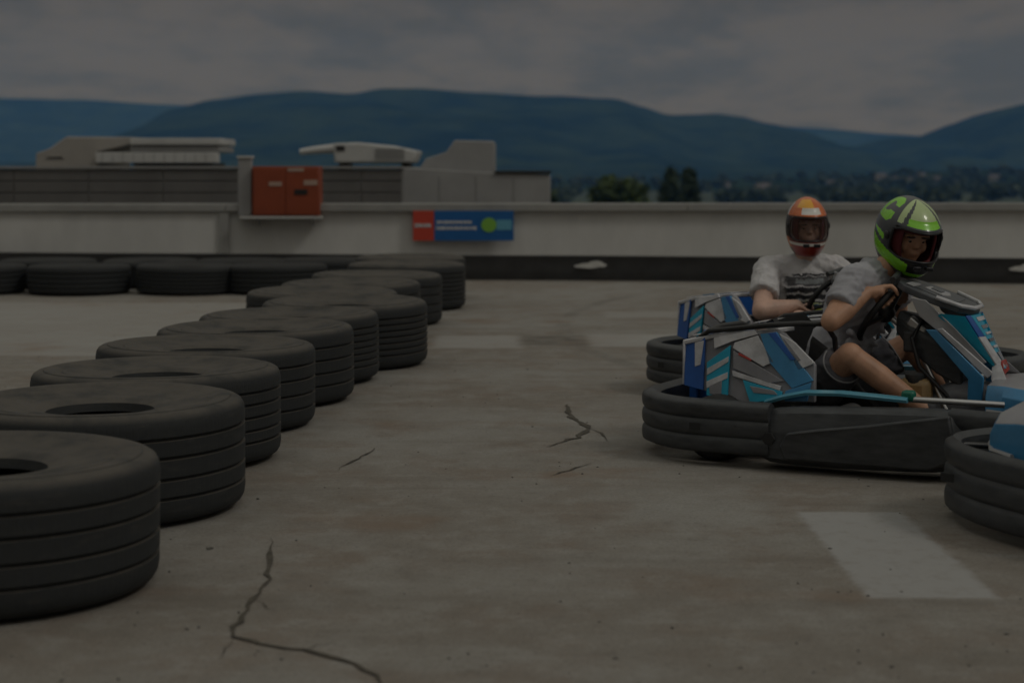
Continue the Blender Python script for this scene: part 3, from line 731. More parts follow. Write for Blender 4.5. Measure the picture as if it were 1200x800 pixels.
def make_kart():
    K = empty('racing_kart', (0, 0, 0))
    P = lambda name, bm, m, parent=K, **kw: new_obj(name, bm, m, parent, **kw)
    # chassis
    bm = BM()
    for s in (-1, 1):
        tube(bm, [(-.80, .30*s, .10), (-.3, .31*s, .09), (.35, .28*s, .08), (.72, .2*s, .08), (.80, .16*s, .12)], .016)
        tube(bm, [(-.25, .31*s, .10), (-.22, .52*s, .12), (.30, .52*s, .12), (.33, .27*s, .09)], .012)
    for x in (-.78, -.42, 0, .4, .7): tube(bm, [(x, -.29 if x < .6 else -.2, .09), (x, .29 if x < .6 else .2, .09)], .014)
    P('frame', bm, 'black_metal')
    bm = BM(); box(bm, (.26, 0, .066), (.95, .54, .006)); P('floor_pan', bm, 'rim_metal')
    bm = BM(); tube(bm, [(-.60, -.5, .14), (-.60, .5, .14)], .02); P('rear_axle', bm, 'steel')
    # wheels
    for (x, y, r, w) in ((-.60, -.52, .138, .19), (-.60, .52, .138, .19), (.47, -.50, .128, .12), (.47, .50, .128, .12)):
        bm = BM(); lathe(bm, [(.02, -w*.2), (.055, -w*.3), (.066, -w*.46), (.072, -w*.46), (.064, 0), (.072, w*.46), (.066, w*.46), (.055, w*.3), (.02, w*.2)], 28, axis='Y', c=(x, y, r))
        wh = P('wheel', bm, 'rim_metal')
        bm = BM(); lathe(bm, [(.071, -w*.43), (.09, -w*.52), (r-.02, -w*.53), (r-.004, -w*.44), (r, -w*.3), (r, w*.3), (r-.004, w*.44), (r-.02, w*.53), (.09, w*.52), (.071, w*.43)], 40, axis='Y', c=(x, y, r))
        P('tyre', bm, 'kart_tyre', wh)
    # rear bumper: three moulded rolls wrapping round both rear wheels
    def rolls(z0, z1, t, n=3, lip=.013):
        pr = [(-t, z0+.02)]; m = 8*n
        for k in range(m+1):
            f = k/m; pr.append((lip*(abs(math.sin(f*math.pi*n))**.5-1) - (.012 if f < .03 or f > .97 else 0), z0+(z1-z0)*f))
        return pr + [(-t*.55, z1+.006), (-t, z1-.012)]
    path = rounded([(-.30, .67), (-.72, .69), (-.95, .50), (-.97, 0), (-.95, -.50), (-.72, -.69), (-.30, -.67)], .16, 7)
    bm = BM(); sweep(bm, path, [(a+.06, b) for a, b in rolls(.055, .272, .085)]); rb = P('rear_bumper', bm, 'black_plastic', angle=50)
    for s in (-1, 1):
        for c, d in (((-.62, .738*s, .165), (.05, .012, .028)), ((-.45, .730*s, .165), (.03, .012, .024)), ((-1.024, .25*s, .165), (.012, .10, .028))):
            bm = BM(); box(bm, c, d); P('slot', bm, 'dark_gap', rb)
        bm = BM(); tube(bm, [(-.78, .28*s, .12), (-.93, .28*s, .15)], .016); P('bumper_bracket', bm, 'black_metal')
    # side pods
    for s in (-1, 1):
        secs = []
        for (x, yo, zt, zb, yi) in ((-.375, .66, .17, .10, .60), (-.36, .705, .225, .055, .58), (-.30, .725, .252, .035, .56), (-.20, .725, .262, .030, .55), (-.05, .715, .270, .030, .54), (.15, .695, .278, .032, .52), (.36, .655, .282, .036, .48), (.47, .61, .27, .045, .46), (.52, .57, .23, .08, .46)):
            secs.append([(x, s*yi, zb), (x, s*(yo-.03), zb), (x, s*(yo-.004), zb+.022), (x, s*yo, zb+(zt-zb)*.35), (x, s*(yo-.008), zb+(zt-zb)*.62), (x, s*(yo-.03), zt-.02), (x, s*(yo-.06), zt), (x, s*yi, zt-.006)])
        bm = BM(); loft(bm, secs); pod = P('side_pod', bm, 'black_plastic', angle=35)
        # raised outer plate with a rising upper edge
        bm = BM()
        yy = lambda x: .728 - .0 - (0.06*max(0, x+.05)/.4)
        poly = [(-.225, .055), (.36, .050), (.47, .10), (.44, .272), (.10, .215), (-.08, .19), (-.215, .165), (-.245, .11)]
        slab(bm, [(x, s*(yy(x)+.012), z) for x, z in poly], (0, -s*.03, 0)); P('outer_plate', bm, 'black_plastic', pod, bevel=.008)
        bm = BM(); slab(bm, [(-.295+.028*math.cos(a*math.pi/3), s*.733, .135+.026*math.sin(a*math.pi/3)) for a in range(6)], (0, -s*.02, 0)); P('plug', bm, 'dark_gap', pod)
        # coloured upper lip
        bm = BM()
        ln = [(-.39, .50, .262), (-.30, .515, .292), (-.20, .52, .316), (-.05, .515, .322), (.10, .50, .315), (.22, .47, .306)]
        loft(bm, [[(x, s*y, z-.016), (x, s*(y+.035), z-.016), (x, s*(y+.04), z-.004), (x, s*(y+.02), z+.006), (x, s*(y-.01), z+.004)] for x, y, z in ln]); P('upper_lip', bm, 'lip_cyan', pod)
        bm = BM(); tube(bm, [(.22, s*.47, .302), (.40, s*.44, .30), (.58, s*.36, .29)], .013); P('side_bar', bm, 'steel', pod)
        bm = BM(); box(bm, (.215, s*.46, .315), (.055, .05, .045)); P('joint_cap', bm, 'green_plastic', pod, bevel=.012)
        bm = BM(); box(bm, (.09, s*.50, .2), (.16, .015, .06)); P('blue_insert', bm, 'body_blue', pod, bevel=.004)
    bm = BM(); lathe(bm, [(.0, -.1), (.05, -.1), (.056, -.085), (.056, .085), (.05, .1), (0, .1)], 24, axis='Y', c=(-.06, -.44, .20), closed=False); P('exhaust', bm, 'rim_metal')
    # engine and covers, both sides
    bm = BM(); box(bm, (-.45, -.34, .24), (.30, .20, .22)); box(bm, (-.43, -.34, .39), (.16, .16, .09))
    for i in range(6): box(bm, (-.45, -.34, .15+i*.035), (.33, .23, .008))
    P('engine', bm, 'rim_metal', bevel=.006)
    Yf = lambda x, z: .500 - .16*(z-.26) - .05*max(0, -.6-x)*2
    for s in (-1, 1):
        bm = BM()
        ol = [(-.794, .30), (-.794, .495), (-.656, .527), (-.367, .562), (-.33, .545), (-.185, .42), (-.178, .265), (-.50, .245)]
        slab(bm, [(x, s*Yf(x, z), z) for x, z in ol], (0, -s*.025, 0), 0)
        slab(bm, [(-.794, s*.47, .495), (-.656, s*.455, .529), (-.367, s*.45, .564), (-.36, s*.25, .56), (-.656, s*.25, .53), (-.794, s*.25, .50)], (0, 0, -.02), 1)
        slab(bm, [(-.80, s*.475, .30), (-.80, s*.47, .497), (-.80, s*.22, .50), (-.80, s*.22, .32)], (.012, 0, 0), 1)
        cov = P('engine_cover' if s < 0 else 'side_cover', bm, ['body_grey', 'body_white'], bevel=.005)
        bm = BM()
        pats = [('t', [(-.68, .405), (-.571, .485), (-.571, .252), (-.672, .265)], 1), ('b', [(-.794, .494), (-.696, .512), (-.690, .285), (-.786, .30)], 0),
                ('w', [(-.552, .497), (-.449, .532), (-.367, .426), (-.414, .402), (-.56, .474)], 2), ('g', [(-.556, .462), (-.414, .393), (-.317, .347), (-.387, .334), (-.552, .388)], 3),
                ('b', [(-.437, .539), (-.363, .551), (-.187, .357), (-.279, .319), (-.387, .421)], 4), ('w', [(-.350, .545), (-.279, .511), (-.184, .429), (-.256, .396)], 2),
                ('s', [(-.556, .377), (-.329, .325), (-.333, .306), (-.552, .355)], 2), ('t', [(-.504, .340), (-.322, .302), (-.322, .269), (-.465, .247)], 1), ('t', [(-.308, .306), (-.195, .349), (-.21, .269), (-.308, .263)], 4),
                ('w', [(-.654, .512), (-.465, .556), (-.449, .537), (-.56, .503), (-.648, .466)], 2)]
        for _, poly, mi in pats: slab(bm, [(x, s*(Yf(x, z)+.010), z) for x, z in poly], (0, -s*.012, 0), mi)
        over = [([(-.676, .379), (-.575, .437), (-.575, .414), (-.676, .349)], 2), ([(-.676, .323), (-.575, .37), (-.575, .344), (-.672, .294)], 2), ([(-.66, .305), (-.60, .335), (-.60, .268), (-.655, .272)], 3),
                ([(-.745, .487), (-.70, .498), (-.71, .393), (-.737, .383)], 2), ([(-.47, .318), (-.36, .306), (-.34, .288), (-.45, .290)], 3), ([(-.40, .545), (-.365, .55), (-.27, .44), (-.29, .435)], 0),
                ([(-.335, .53), (-.32, .522), (-.245, .44), (-.262, .435)], 3), ([(-.53, .455), (-.47, .43), (-.47, .422), (-.53, .445)], 5)]
        for poly, mi in over: slab(bm, [(x, s*(Yf(x, z)+.013), z) for x, z in poly], (0, -s*.006, 0), mi)
        # the top carries the same livery
        for (xa, xb, mi) in ((-.77, -.64, 2), (-.63, -.54, 4), (-.53, -.40, 2)):
            za, zb = (.508+(xa+.794)*.20 if xa < -.656 else .533+(xa+.656)*.121), .533+(xb+.656)*.121
            slab(bm, [(xa, s*.43, za), (xb, s*.43, zb), (xb, s*.28, zb), (xa, s*.28, za)], (0, 0, .004), mi)
        P('livery_panel', bm, ['body_blue', 'body_teal', 'body_white', 'body_grey', 'body_blue_mid', 'red_trim'], cov, bevel=.0015)
        bm = BM(); tube(bm, [(-.74, s*.44, .500), (-.68, s*.455, .540), (-.40, s*.455, .578), (-.26, s*.43, .590), (-.18, s*.36, .585), (-.16, s*.30, .52), (-.16, s*.27, .4)], .012); P('guard_rail', bm, 'black_metal')
    bm = BM(); box(bm, (-.80, -.1, .28), (.05, .5, .16)); box(bm, (-.80, .0, .45), (.04, .42, .14)); P('rear_panel', bm, ['body_blue'], bevel=.012)
    bm = BM(); tube(bm, [(-.77, -.2, .46), (-.80, -.2, .505), (-.78, -.1, .525), (-.76, .1, .525), (-.78, .2, .51), (-.76, .22, .46)], .016); P('rear_hoop', bm, 'black_metal')
    # seat
    secs = []
    for (x, z, w, d, t) in ((-.02, .17, .17, .06, .0), (-.12, .13, .195, .18, .0), (-.26, .12, .215, .33, .0), (-.38, .15, .225, .38, .0), (-.47, .28, .22, .27, .0), (-.52, .42, .20, .15, .0), (-.55, .56, .17, .08, .0)):
        up = Vector((.25, 0, 1)) if x > -.41 else Vector((1, 0, .35)); up.normalize(); ring = []
        for k in range(13):
            a = -1+2*k/12; e = abs(a)**3
            ring.append(Vector((x, a*w, z))+up*(e*d))
        back = [p-up*.018+Vector((0, (.012 if p.y > 0 else -.012)*abs(p.y)/w, 0)) for p in ring[::-1]]
        secs.append(ring+back)
    bm = BM(); loft(bm, secs); P('seat', bm, 'black_seat', angle=60)
    bm = BM(); tube(bm, [(-.24, -.19, .34), (-.17, -.12, .43), (-.15, 0, .46), (-.17, .12, .43), (-.24, .19, .34)], .017, 8); tube(bm, [(-.15, .03, .46), (-.19, .03, .30)], .016, 8); P('lap_belt', bm, 'belt_lime')
    # steering
    C = Vector((-.04, 0, .62)); U = Vector((.6, 0, .8)); S = Vector((0, 1, 0)); Nn = Vector((.8, 0, -.6))
    bm = BM(); tube(bm, [C+S*.16*math.cos(a*math.pi/20)+U*.16*math.sin(a*math.pi/20) for a in range(40)], .015, 10, True)
    sw = P('steering_wheel', bm, 'black_seat')
    bm = BM()
    for a in (90, 205, 335): 
        d = S*math.cos(R(a))+U*math.sin(R(a)); tube(bm, [C+d*.155, C+d*.03+Nn*.02], .011, 6)
    ellipsoid(bm, C+Nn*.01, (.045, .045, .045), n=14); P('spoke', bm, 'black_metal', sw)
    bm = BM(); tube(bm, [C+Nn*.02, (.22, 0, .42), (.42, 0, .12)], .014); tube(bm, [(.10, -.05, .55), (.30, -.12, .16)], .012); tube(bm, [(.10, .05, .55), (.30, .12, .16)], .012); P('steering_column', bm, 'steel')
    bm = BM(); box(bm, (.13, -.03, .565), (.10, .10, .05), rot=Matrix.Translation((0, 0, 0)) @ Matrix.Rotation(R(38), 4, 'Y')); P('column_joint', bm, 'steel', bevel=.012)
    bm = BM(); box(bm, (.10, -.075, .50), (.05, .03, .09)); P('switch_box', bm, 'black_plastic', bevel=.008)
    bm = BM(); tube(bm, [(.16, -.06, .60), (.12, -.11, .52), (.16, -.13, .40), (.30, -.10, .25)], .010, 8); P('cable', bm, 'black_metal')
    bm = BM(); loft(bm, [[(x, -w, z-h), (x, -w, z), (x+.01, -w*.5, z+h*.5), (x+.01, w*.5, z+h*.5), (x, w, z), (x, w, z-h)] for x, z, w, h in ((.03, .60, .05, .06), (.10, .565, .085, .10), (.22, .50, .095, .13), (.33, .43, .075, .12))])
    P('column_cover', bm, 'black_plastic', bevel=.01)
    bm = BM(); loft(bm, [[(x, -w, .08), (x, -w, z-.05), (x, -w*.6, z), (x, w*.6, z), (x, w, z-.05), (x, w, .08)] for x, z, w in ((.02, .16, .06), (.08, .26, .10), (.30, .34, .11), (.44, .33, .10))])
    P('console', bm, 'body_dark', bevel=.012)
    # fuel tank and pedals
    bm = BM(); box(bm, (.14, -.115, .23), (.14, .09, .24)); tk = P('fuel_tank', bm, 'tank_tan', bevel=.03)
    bm = BM(); lathe(bm, [(0, -.02), (.04, -.02), (.045, -.01), (.045, .02), (0, .03)], 18, c=(.14, -.115, .345), closed=False); P('filler_cap', bm, 'black_plastic', tk)
    for s in (-1, 1):
        bm = BM(); tube(bm, [(.50, s*.16, .09), (.53, s*.16, .2), (.52, s*.16, .24)], .01); tube(bm, [(.52, s*.12, .24), (.52, s*.21, .24)], .013); P('pedal', bm, 'red_trim' if s < 0 else 'steel')
    # front fairing: number board on top, tapering shield below, splayed legs to the nose
    bm = BM()
    bd = [(.06, .10), (.10, .145), (.24, .165), (.34, .135), (.375, .06), (.375, -.06), (.34, -.135), (.24, -.165), (.10, -.145), (.06, -.10)]
    zb = lambda x: .765-.36*(x-.06)
    slab(bm, [(x, y, zb(x)) for x, y in bd], (-.01, 0, -.03)); bo = P('number_board', bm, 'board_dark', bevel=.006)
    bm = BM(); tube(bm, [(x+.004, y*1.02, zb(x)+.003) for x, y in bd[2:-2]], .0095, 8); P('board_rim', bm, 'body_white', bo)
    bm = BM(); tube(bm, [(.04, .12, .768), (.03, .0, .79), (.04, -.12, .768)], .014, 8); P('board_edge', bm, 'black_plastic', bo)
    bm = BM()
    def onb(poly, mi, h=.003): slab(bm, [(x, y, zb(x)+h) for x, y in poly], (0, 0, -.004), mi)
    onb([(.12, .10), (.25, .125), (.30, .09), (.31, -.05), (.27, -.115), (.12, -.10)], 0)
    onb([(.16, .045), (.24, .06), (.26, .0), (.24, -.06), (.16, -.045)], 1, .007); onb([(.18, .02), (.225, .028), (.225, -.028), (.18, -.02)], 0, .011)
    onb([(.10, -.12), (.13, -.12), (.13, .0), (.10, .0)], 1, .007)
    P('board_graphic', bm, ['board_dark', 'body_silver'], bo)
    # shield
    zs = lambda t: .625-(.625-.40)*t
    sec = []
    for t in (0, .25, .5, .75, 1):
        x = .355+.12*t; w = .135-.085*t; z = zs(t); 
        sec.append([(x-.09*(1-t), -w-.035*(1-t), z+.01), (x, -w, z), (x+.018, -w*.5, z), (x+.024, 0, z), (x+.018, w*.5, z), (x, w, z), (x-.09*(1-t), w+.035*(1-t), z+.01),
                    (x-.10*(1-t)-.006, w+.028*(1-t), z), (x-.02, w*.9, z-.01), (x-.004, 0, z-.01), (x-.02, -w*.9, z-.01), (x-.10*(1-t)-.006, -w-.028*(1-t), z)])
    bm = BM(); loft(bm, sec); sh = P('front_shield', bm, 'body_teal')
    bm = BM()
    def ons(pts, mi, h=.006):
        out = []
        for t, k in pts:
            x = .355+.12*t; w = .135-.085*t; out.append((x+.024-.024*k*k+h, k*w, zs(t)+h*.3))
        slab(bm, out, (-.006, 0, -.001), mi)
    for s in (-1, 1):
        ons([(0, s*.98), (0, s*.72), (.4, s*.62), (.4, s*.98)], 1); ons([(.4, s*1.0), (.4, s*.58), (.98, s*.3), (.98, s*1.0)], 0); ons([(.02, s*.70), (.02, s*.5), (.38, s*.4), (.38, s*.6)], 2)
    ons([(.05, -.45), (.05, .45), (.12, .42), (.12, -.42)], 0); ons([(.2, -.4), (.2, .36), (.26, .36), (.26, -.4)], 3); ons([(.33, -.35), (.33, .35), (.37, .35), (.37, -.35)], 0); ons([(.45, -.4), (.45, .3), (.5, .3), (.5, -.4)], 4); ons([(.58, -.35), (.58, .35), (.62, .35), (.62, -.35)], 0); ons([(.7, -.25), (.7, .25), (.9, .2), (.9, -.2)], 3)
    P('shield_graphic', bm, ['body_white', 'body_blue', 'body_teal', 'body_grey', 'body_dark'], sh)
    for s in (-1, 1):
        # side brace of the fairing (grey outside, blue below)
        bm = BM(); slab(bm, [(.13, s*.165, .70), (.20, s*.175, .69), (.32, s*.16, .575), (.44, s*.10, .43), (.41, s*.10, .415), (.27, s*.165, .545), (.17, s*.17, .62)], (0, -s*.012, 0)); P('fairing_side', bm, 'body_silver', bevel=.004)
        bm = BM(); slab(bm, [(.20, s*.178, .565), (.25, s*.185, .565), (.44, s*.14, .37), (.43, s*.14, .26), (.37, s*.145, .26), (.375, s*.15, .36)], (0, -s*.012, 0)); P('fairing_strut', bm, 'body_blue_mid', bevel=.004)
        bm = BM(); slab(bm, [(.252, s*.188, .570), (.275, s*.188, .575), (.47, s*.115, .39), (.45, s*.125, .365)], (0, -s*.012, 0)); P('strut_edge', bm, 'body_white', bevel=.003)
        bm = BM(); slab(bm, [(.445, s*.03, .425), (.475, s*.065, .415), (.56, s*.20, .30), (.52, s*.215, .29), (.46, s*.11, .36)], (.02, 0, .004)); P('fairing_leg', bm, 'body_white', bevel=.004)
    bm = BM(); slab(bm, [(.478, -.03, .43), (.478, .03, .43), (.49, .05, .385), (.48, 0, .365), (.49, -.05, .385)], (.012, 0, .006)); P('badge', bm, 'red_trim', bevel=.002)
    make_nose(K, .37)
    # front bumper
    path = rounded([(.42, .56), (.62, .60), (.86, .54), (.99, .26), (1.0, 0), (.99, -.26), (.86, -.54), (.62, -.60), (.42, -.56)], .14, 6)
    bm = BM(); sweep(bm, path[::-1], [(a+.03, b) for a, b in rolls(.035, .285, .060, 3, .014)]); fb = P('front_bumper', bm, 'black_plastic', angle=50)
    for s in (-1, 1):
        bm = BM(); box(bm, (.962, s*.35, .167), (.05, .10, .030), rz=-s*R(22)); P('slot', bm, 'dark_gap', fb)
        bm = BM(); tube(bm, [(.76, s*.17, .12), (.86, s*.17, .16), (.965, s*.17, .16)], .014); P('bumper_bracket', bm, 'black_metal')
        bm = BM(); tube(bm, [(.5, s*.3, .12), (.7, s*.5, .24), (.83, s*.52, .25)], .012); P('bumper_bracket', bm, 'black_metal')
    return K
mk('body_blue_mid', (.05, .24, .46), .32, var=.15, coat=.3)
GK = 'blue and white racing karts'
k1 = make_kart()
tag(k1, 'blue and white kart driven by the person in the green helmet', 'kart', GK)
k1.location = (1.68, 7.65, 0); k1.rotation_euler.z = -R(30)
k2 = copy_tree(k1); k2['label'] = 'blue kart behind, driven by the person in the orange helmet'
k2.location = (1.79, 9.52, 0); k2.rotation_euler.z = -R(55)
k3 = copy_tree(k1); k3['label'] = 'kart cut off by the right edge, only black front bumper and blue nose showing'
k3.rotation_euler.z = R(203)
k3.location = (2.585, 6.14, 0)
for o in [x for x in bpy.data.objects if x.parent == k3 and x.name.startswith('nose_cone')]:
    for c in [x for x in bpy.data.objects if x.parent == o]: bpy.data.objects.remove(c)
    bpy.data.objects.remove(o)
make_nose(k3, .475)
for o in [x for x in bpy.data.objects if x.parent == k2 and x.name.split('.')[0] in ('guard_rail', 'rear_hoop')]: bpy.data.objects.remove(o)
for o in [x for x in bpy.data.objects if x.parent == k2 and x.name.split('.')[0] in ('steering_wheel', 'number_board')]: o.location.z -= .09

# ------------------------------------------------------------------ drivers
def hand(bm, wrist, grip, tang, out, r=.0088, flip=1):
    """fist round a rim of 15 mm radius: grip = point on the rim, tang = rim direction, out = from rim to the palm"""
    wrist, g, t, a = Vector(wrist), Vector(grip), Vector(tang).normalized(), Vector(out).normalized()
    a = (a-t*a.dot(t)).normalized(); b = t.cross(a)*flip
    palm = g+a*.040+b*.0
    fr = [palm+t*o-b*.012 for o in (-.03, -.01, .01, .03)]
    capsule(bm, wrist, palm-b*.01, .026, .024)
    for p in fr: capsule(bm, wrist.lerp(palm, .55)+(p-palm)*.6, p, .015, .0125, 8)
    lens = (.9, 1.0, .97, .8)
    for i, o in enumerate((.033, .012, -.010, -.031)):
        L = lens[i]; rr = r*(1 if i < 3 else .88)
        q = [g+t*o+(a*math.cos(R(f*L))+b*math.sin(R(f*L)))*.0275 for f in (-8, 60, 130, 195)]
        q[0] = g+t*o*.95+a*.036-b*.006
        for u, v in zip(q, q[1:]): capsule(bm, u, v, rr*1.08, rr, 8)
    th = [wrist.lerp(palm, .45)-b*.012+t*.025, g+t*.052+a*.022-b*.020, g+t*.050-b*.030+a*.0, g+t*.045-b*.028-a*.022]
    for i, (u, v) in enumerate(zip(th, th[1:])): capsule(bm, u, v, .0125-.0012*i, .0115-.0012*i, 8)
def make_person(loc, rz, label, J, skin, shirt, shorts, chest_yaw, helmet_fn):
    Pn = empty('person', loc, rz); tag(Pn, label, 'person')
    V = {k: Vector(v) for k, v in J.items() if isinstance(v, tuple)}
    cy = R(chest_yaw); fwd = Vector((math.cos(cy), math.sin(cy), 0)); lat = Vector((-math.sin(cy), math.cos(cy), 0))
    rotc = Matrix.Rotation(cy, 4, 'Z')
    bm = BM()
    # trunk
    up = (V['neck']-V['pelvis'])
    q = (Vector((0, 0, 1)).rotation_difference(up.normalized())).to_matrix().to_4x4()
    TR = lambda f: V['pelvis']+up*f
    ellipsoid(bm, TR(.06), (.115, .165, .12), q @ rotc); ellipsoid(bm, TR(.36), (.10, .145, .17), q @ rotc); ellipsoid(bm, TR(.70), (.108, .165, .17), q @ rotc)
    capsule(bm, V['shR']+lat*.04-up*.03, V['shL']-lat*.04-up*.03, .046, .046)
    capsule(bm, V['neck']-up*.1, V['head']-Vector((0, 0, .05)), .056, .05)
    A = J.get('arm', 1.0)
    for s in 'RL':
        capsule(bm, V['sh'+s]-up*.02, V['el'+s], .048*A, .045*A); capsule(bm, V['el'+s], V['el'+s].lerp(V['wr'+s], .35), .045*A, .048*A); capsule(bm, V['el'+s].lerp(V['wr'+s], .35), V['wr'+s], .048*A, .029*A)
        capsule(bm, V['hip'+s], V['kn'+s], .085, .056); ellipsoid(bm, V['kn'+s], (.056, .056, .056))
        kn, an = V['kn'+s], V['an'+s]; capsule(bm, kn, kn.lerp(an, .35), .052, .054); capsule(bm, kn.lerp(an, .35), an, .054, .034)
        capsule(bm, an, V['toe'+s], .035, .028)
    # head
    hd = Matrix.Translation(V['head']) @ Matrix.Rotation(R(J['hyaw']), 4, 'Z') @ Matrix.Rotation(R(J['hpitch']), 4, 'Y') @ Matrix.Rotation(R(J['hroll']), 4, 'X')
    def he(c, s): bmesh.ops.create_uvsphere(bm, u_segments=20, v_segments=14, radius=1, matrix=hd @ Matrix.Translation(c) @ Matrix.Diagonal((*s, 1)))
    he((-.008, 0, .02), (.100, .076, .105)); he((.012, 0, -.055), (.078, .060, .062)); he((.055, 0, -.085), (.032, .032, .026))
    he((.097, 0, -.020), (.0105, .0105, .010)); he((.093, 0, -.010), (.010, .0085, .012)); he((.089, 0, .003), (.009, .0075, .014)); he((.091, .010, -.024), (.009, .007, .007)); he((.091, -.010, -.024), (.009, .007, .007)); he((.082, 0, -.052), (.012, .024, .007)); he((.081, 0, -.062), (.012, .020, .007))
    for s in (-1, 1): he((.072, s*.036, .025), (.024, .027, .010)); he((.078, s*.032, .0125), (.0125, .017, .0065)); he((.077, s*.032, -.0095), (.011, .016, .005)); he((.054, s*.042, -.030), (.030, .024, .032)); he((0, s*.078, -.01), (.022, .010, .032))
    # hands on the wheel
    C = Vector((-.04, 0, J.get('wz', .62))); U = Vector((.6, 0, .8)); S = Vector((0, 1, 0)); A = J.get('arm', 1.0)
    for s, sg in (('R', -1), ('L', 1)):
        a = R(J['grip'+s]); d = S*sg*math.cos(a)+U*math.sin(a); tg = -S*sg*math.sin(a)+U*math.cos(a)
        g = C+d*.16; out = (V['wr'+s]-g)
        hand(bm, V['wr'+s], g, tg, out, flip=sg)
    fused('body', bm, .0062, skin, Pn, 4)
    # eyes: dark whites, wide irises and heavy brows stand in for socket shade
    for s in (-1, 1):
        b2 = BM(); bmesh.ops.create_uvsphere(b2, u_segments=14, v_segments=10, radius=.0105, matrix=hd @ Matrix.Translation((.0765, s*.031, .003)))
        ey = new_obj('eye', b2, 'eye_shaded', Pn)
        b2 = BM(); bmesh.ops.create_uvsphere(b2, u_segments=12, v_segments=8, radius=.0078, matrix=hd @ Matrix.Translation((.0802, s*.031, .001))); new_obj('iris', b2, 'iris', ey)
        b2 = BM(); bmesh.ops.create_uvsphere(b2, u_segments=12, v_segments=8, radius=1, matrix=hd @ Matrix.Translation((.0885, s*.035, .022)) @ Matrix.Diagonal((.008, .023, .0062, 1))); new_obj('eyebrow', b2, 'brow', Pn)
    # t-shirt
    bm = BM()
    ellipsoid(bm, TR(.13), (.125, .168, .12), q @ rotc); ellipsoid(bm, TR(.36), (.122, .165, .19), q @ rotc); ellipsoid(bm, TR(.70), (.124, .180, .18), q @ rotc)
    capsule(bm, V['shR']+lat*.03-up*.02, V['shL']-lat*.03-up*.02, .070, .070)
    capsule(bm, TR(.86), TR(1.05), .084, .066, flat=True)
    A = J.get('arm', 1.0)
    for s in 'RL': capsule(bm, TR(.97), V['sh'+s], .068, .074)
    for s in 'RL':
        m = V['sh'+s].lerp(V['el'+s], .62); capsule(bm, V['sh'+s], m, .070*max(1, A*.96), .070*max(1, A*.98), flat=True); ellipsoid(bm, V['sh'+s], (.074, .074, .074))
    # soft folds
    rn = random.Random(5)
    for i in range(16):
        f = rn.uniform(.05, .5); y = rn.uniform(-.11, .11); p = TR(f)+fwd*.112+lat*y; capsule(bm, p-lat*rn.uniform(.03, .07)+up*rn.uniform(-.04, .06), p+lat*rn.uniform(.03, .07), .015, .009, 8)
    fused('t_shirt', bm, .0075, shirt, Pn, 5, .008)
    # shorts
    bm = BM(); ellipsoid(bm, TR(.02), (.14, .18, .13), q @ rotc)
    for s in 'RL':
        m = V['hip'+s].lerp(V['kn'+s], .80); capsule(bm, V['hip'+s], m, .105, .088, flat=True)
    fused('shorts', bm, .009, shorts, Pn, 4, .010)
    for s in 'RL':
        d = (V['kn'+s]-V['hip'+s]); m0, m1 = V['hip'+s]+d*.765, V['hip'+s]+d*.80
        x_, y_ = frame_of(d); b2 = BM(); tube(b2, [m1+x_*.087*math.cos(a*math.pi/16)+y_*.087*math.sin(a*math.pi/16) for a in range(32)], .004, 6, True); new_obj('hem', b2, 'hem_pale', Pn)
        b2 = BM(); an, to = V['an'+s], V['toe'+s]
        capsule(b2, an+Vector((-.02, 0, .03)), an+Vector((-.02, 0, -.03)), .043, .046); capsule(b2, an+Vector((-.01, 0, -.02)), to, .046, .036); shoe = fused('shoe', b2, .008, 'shoe', Pn, 4)
    helmet_fn(Pn, hd)
    return Pn
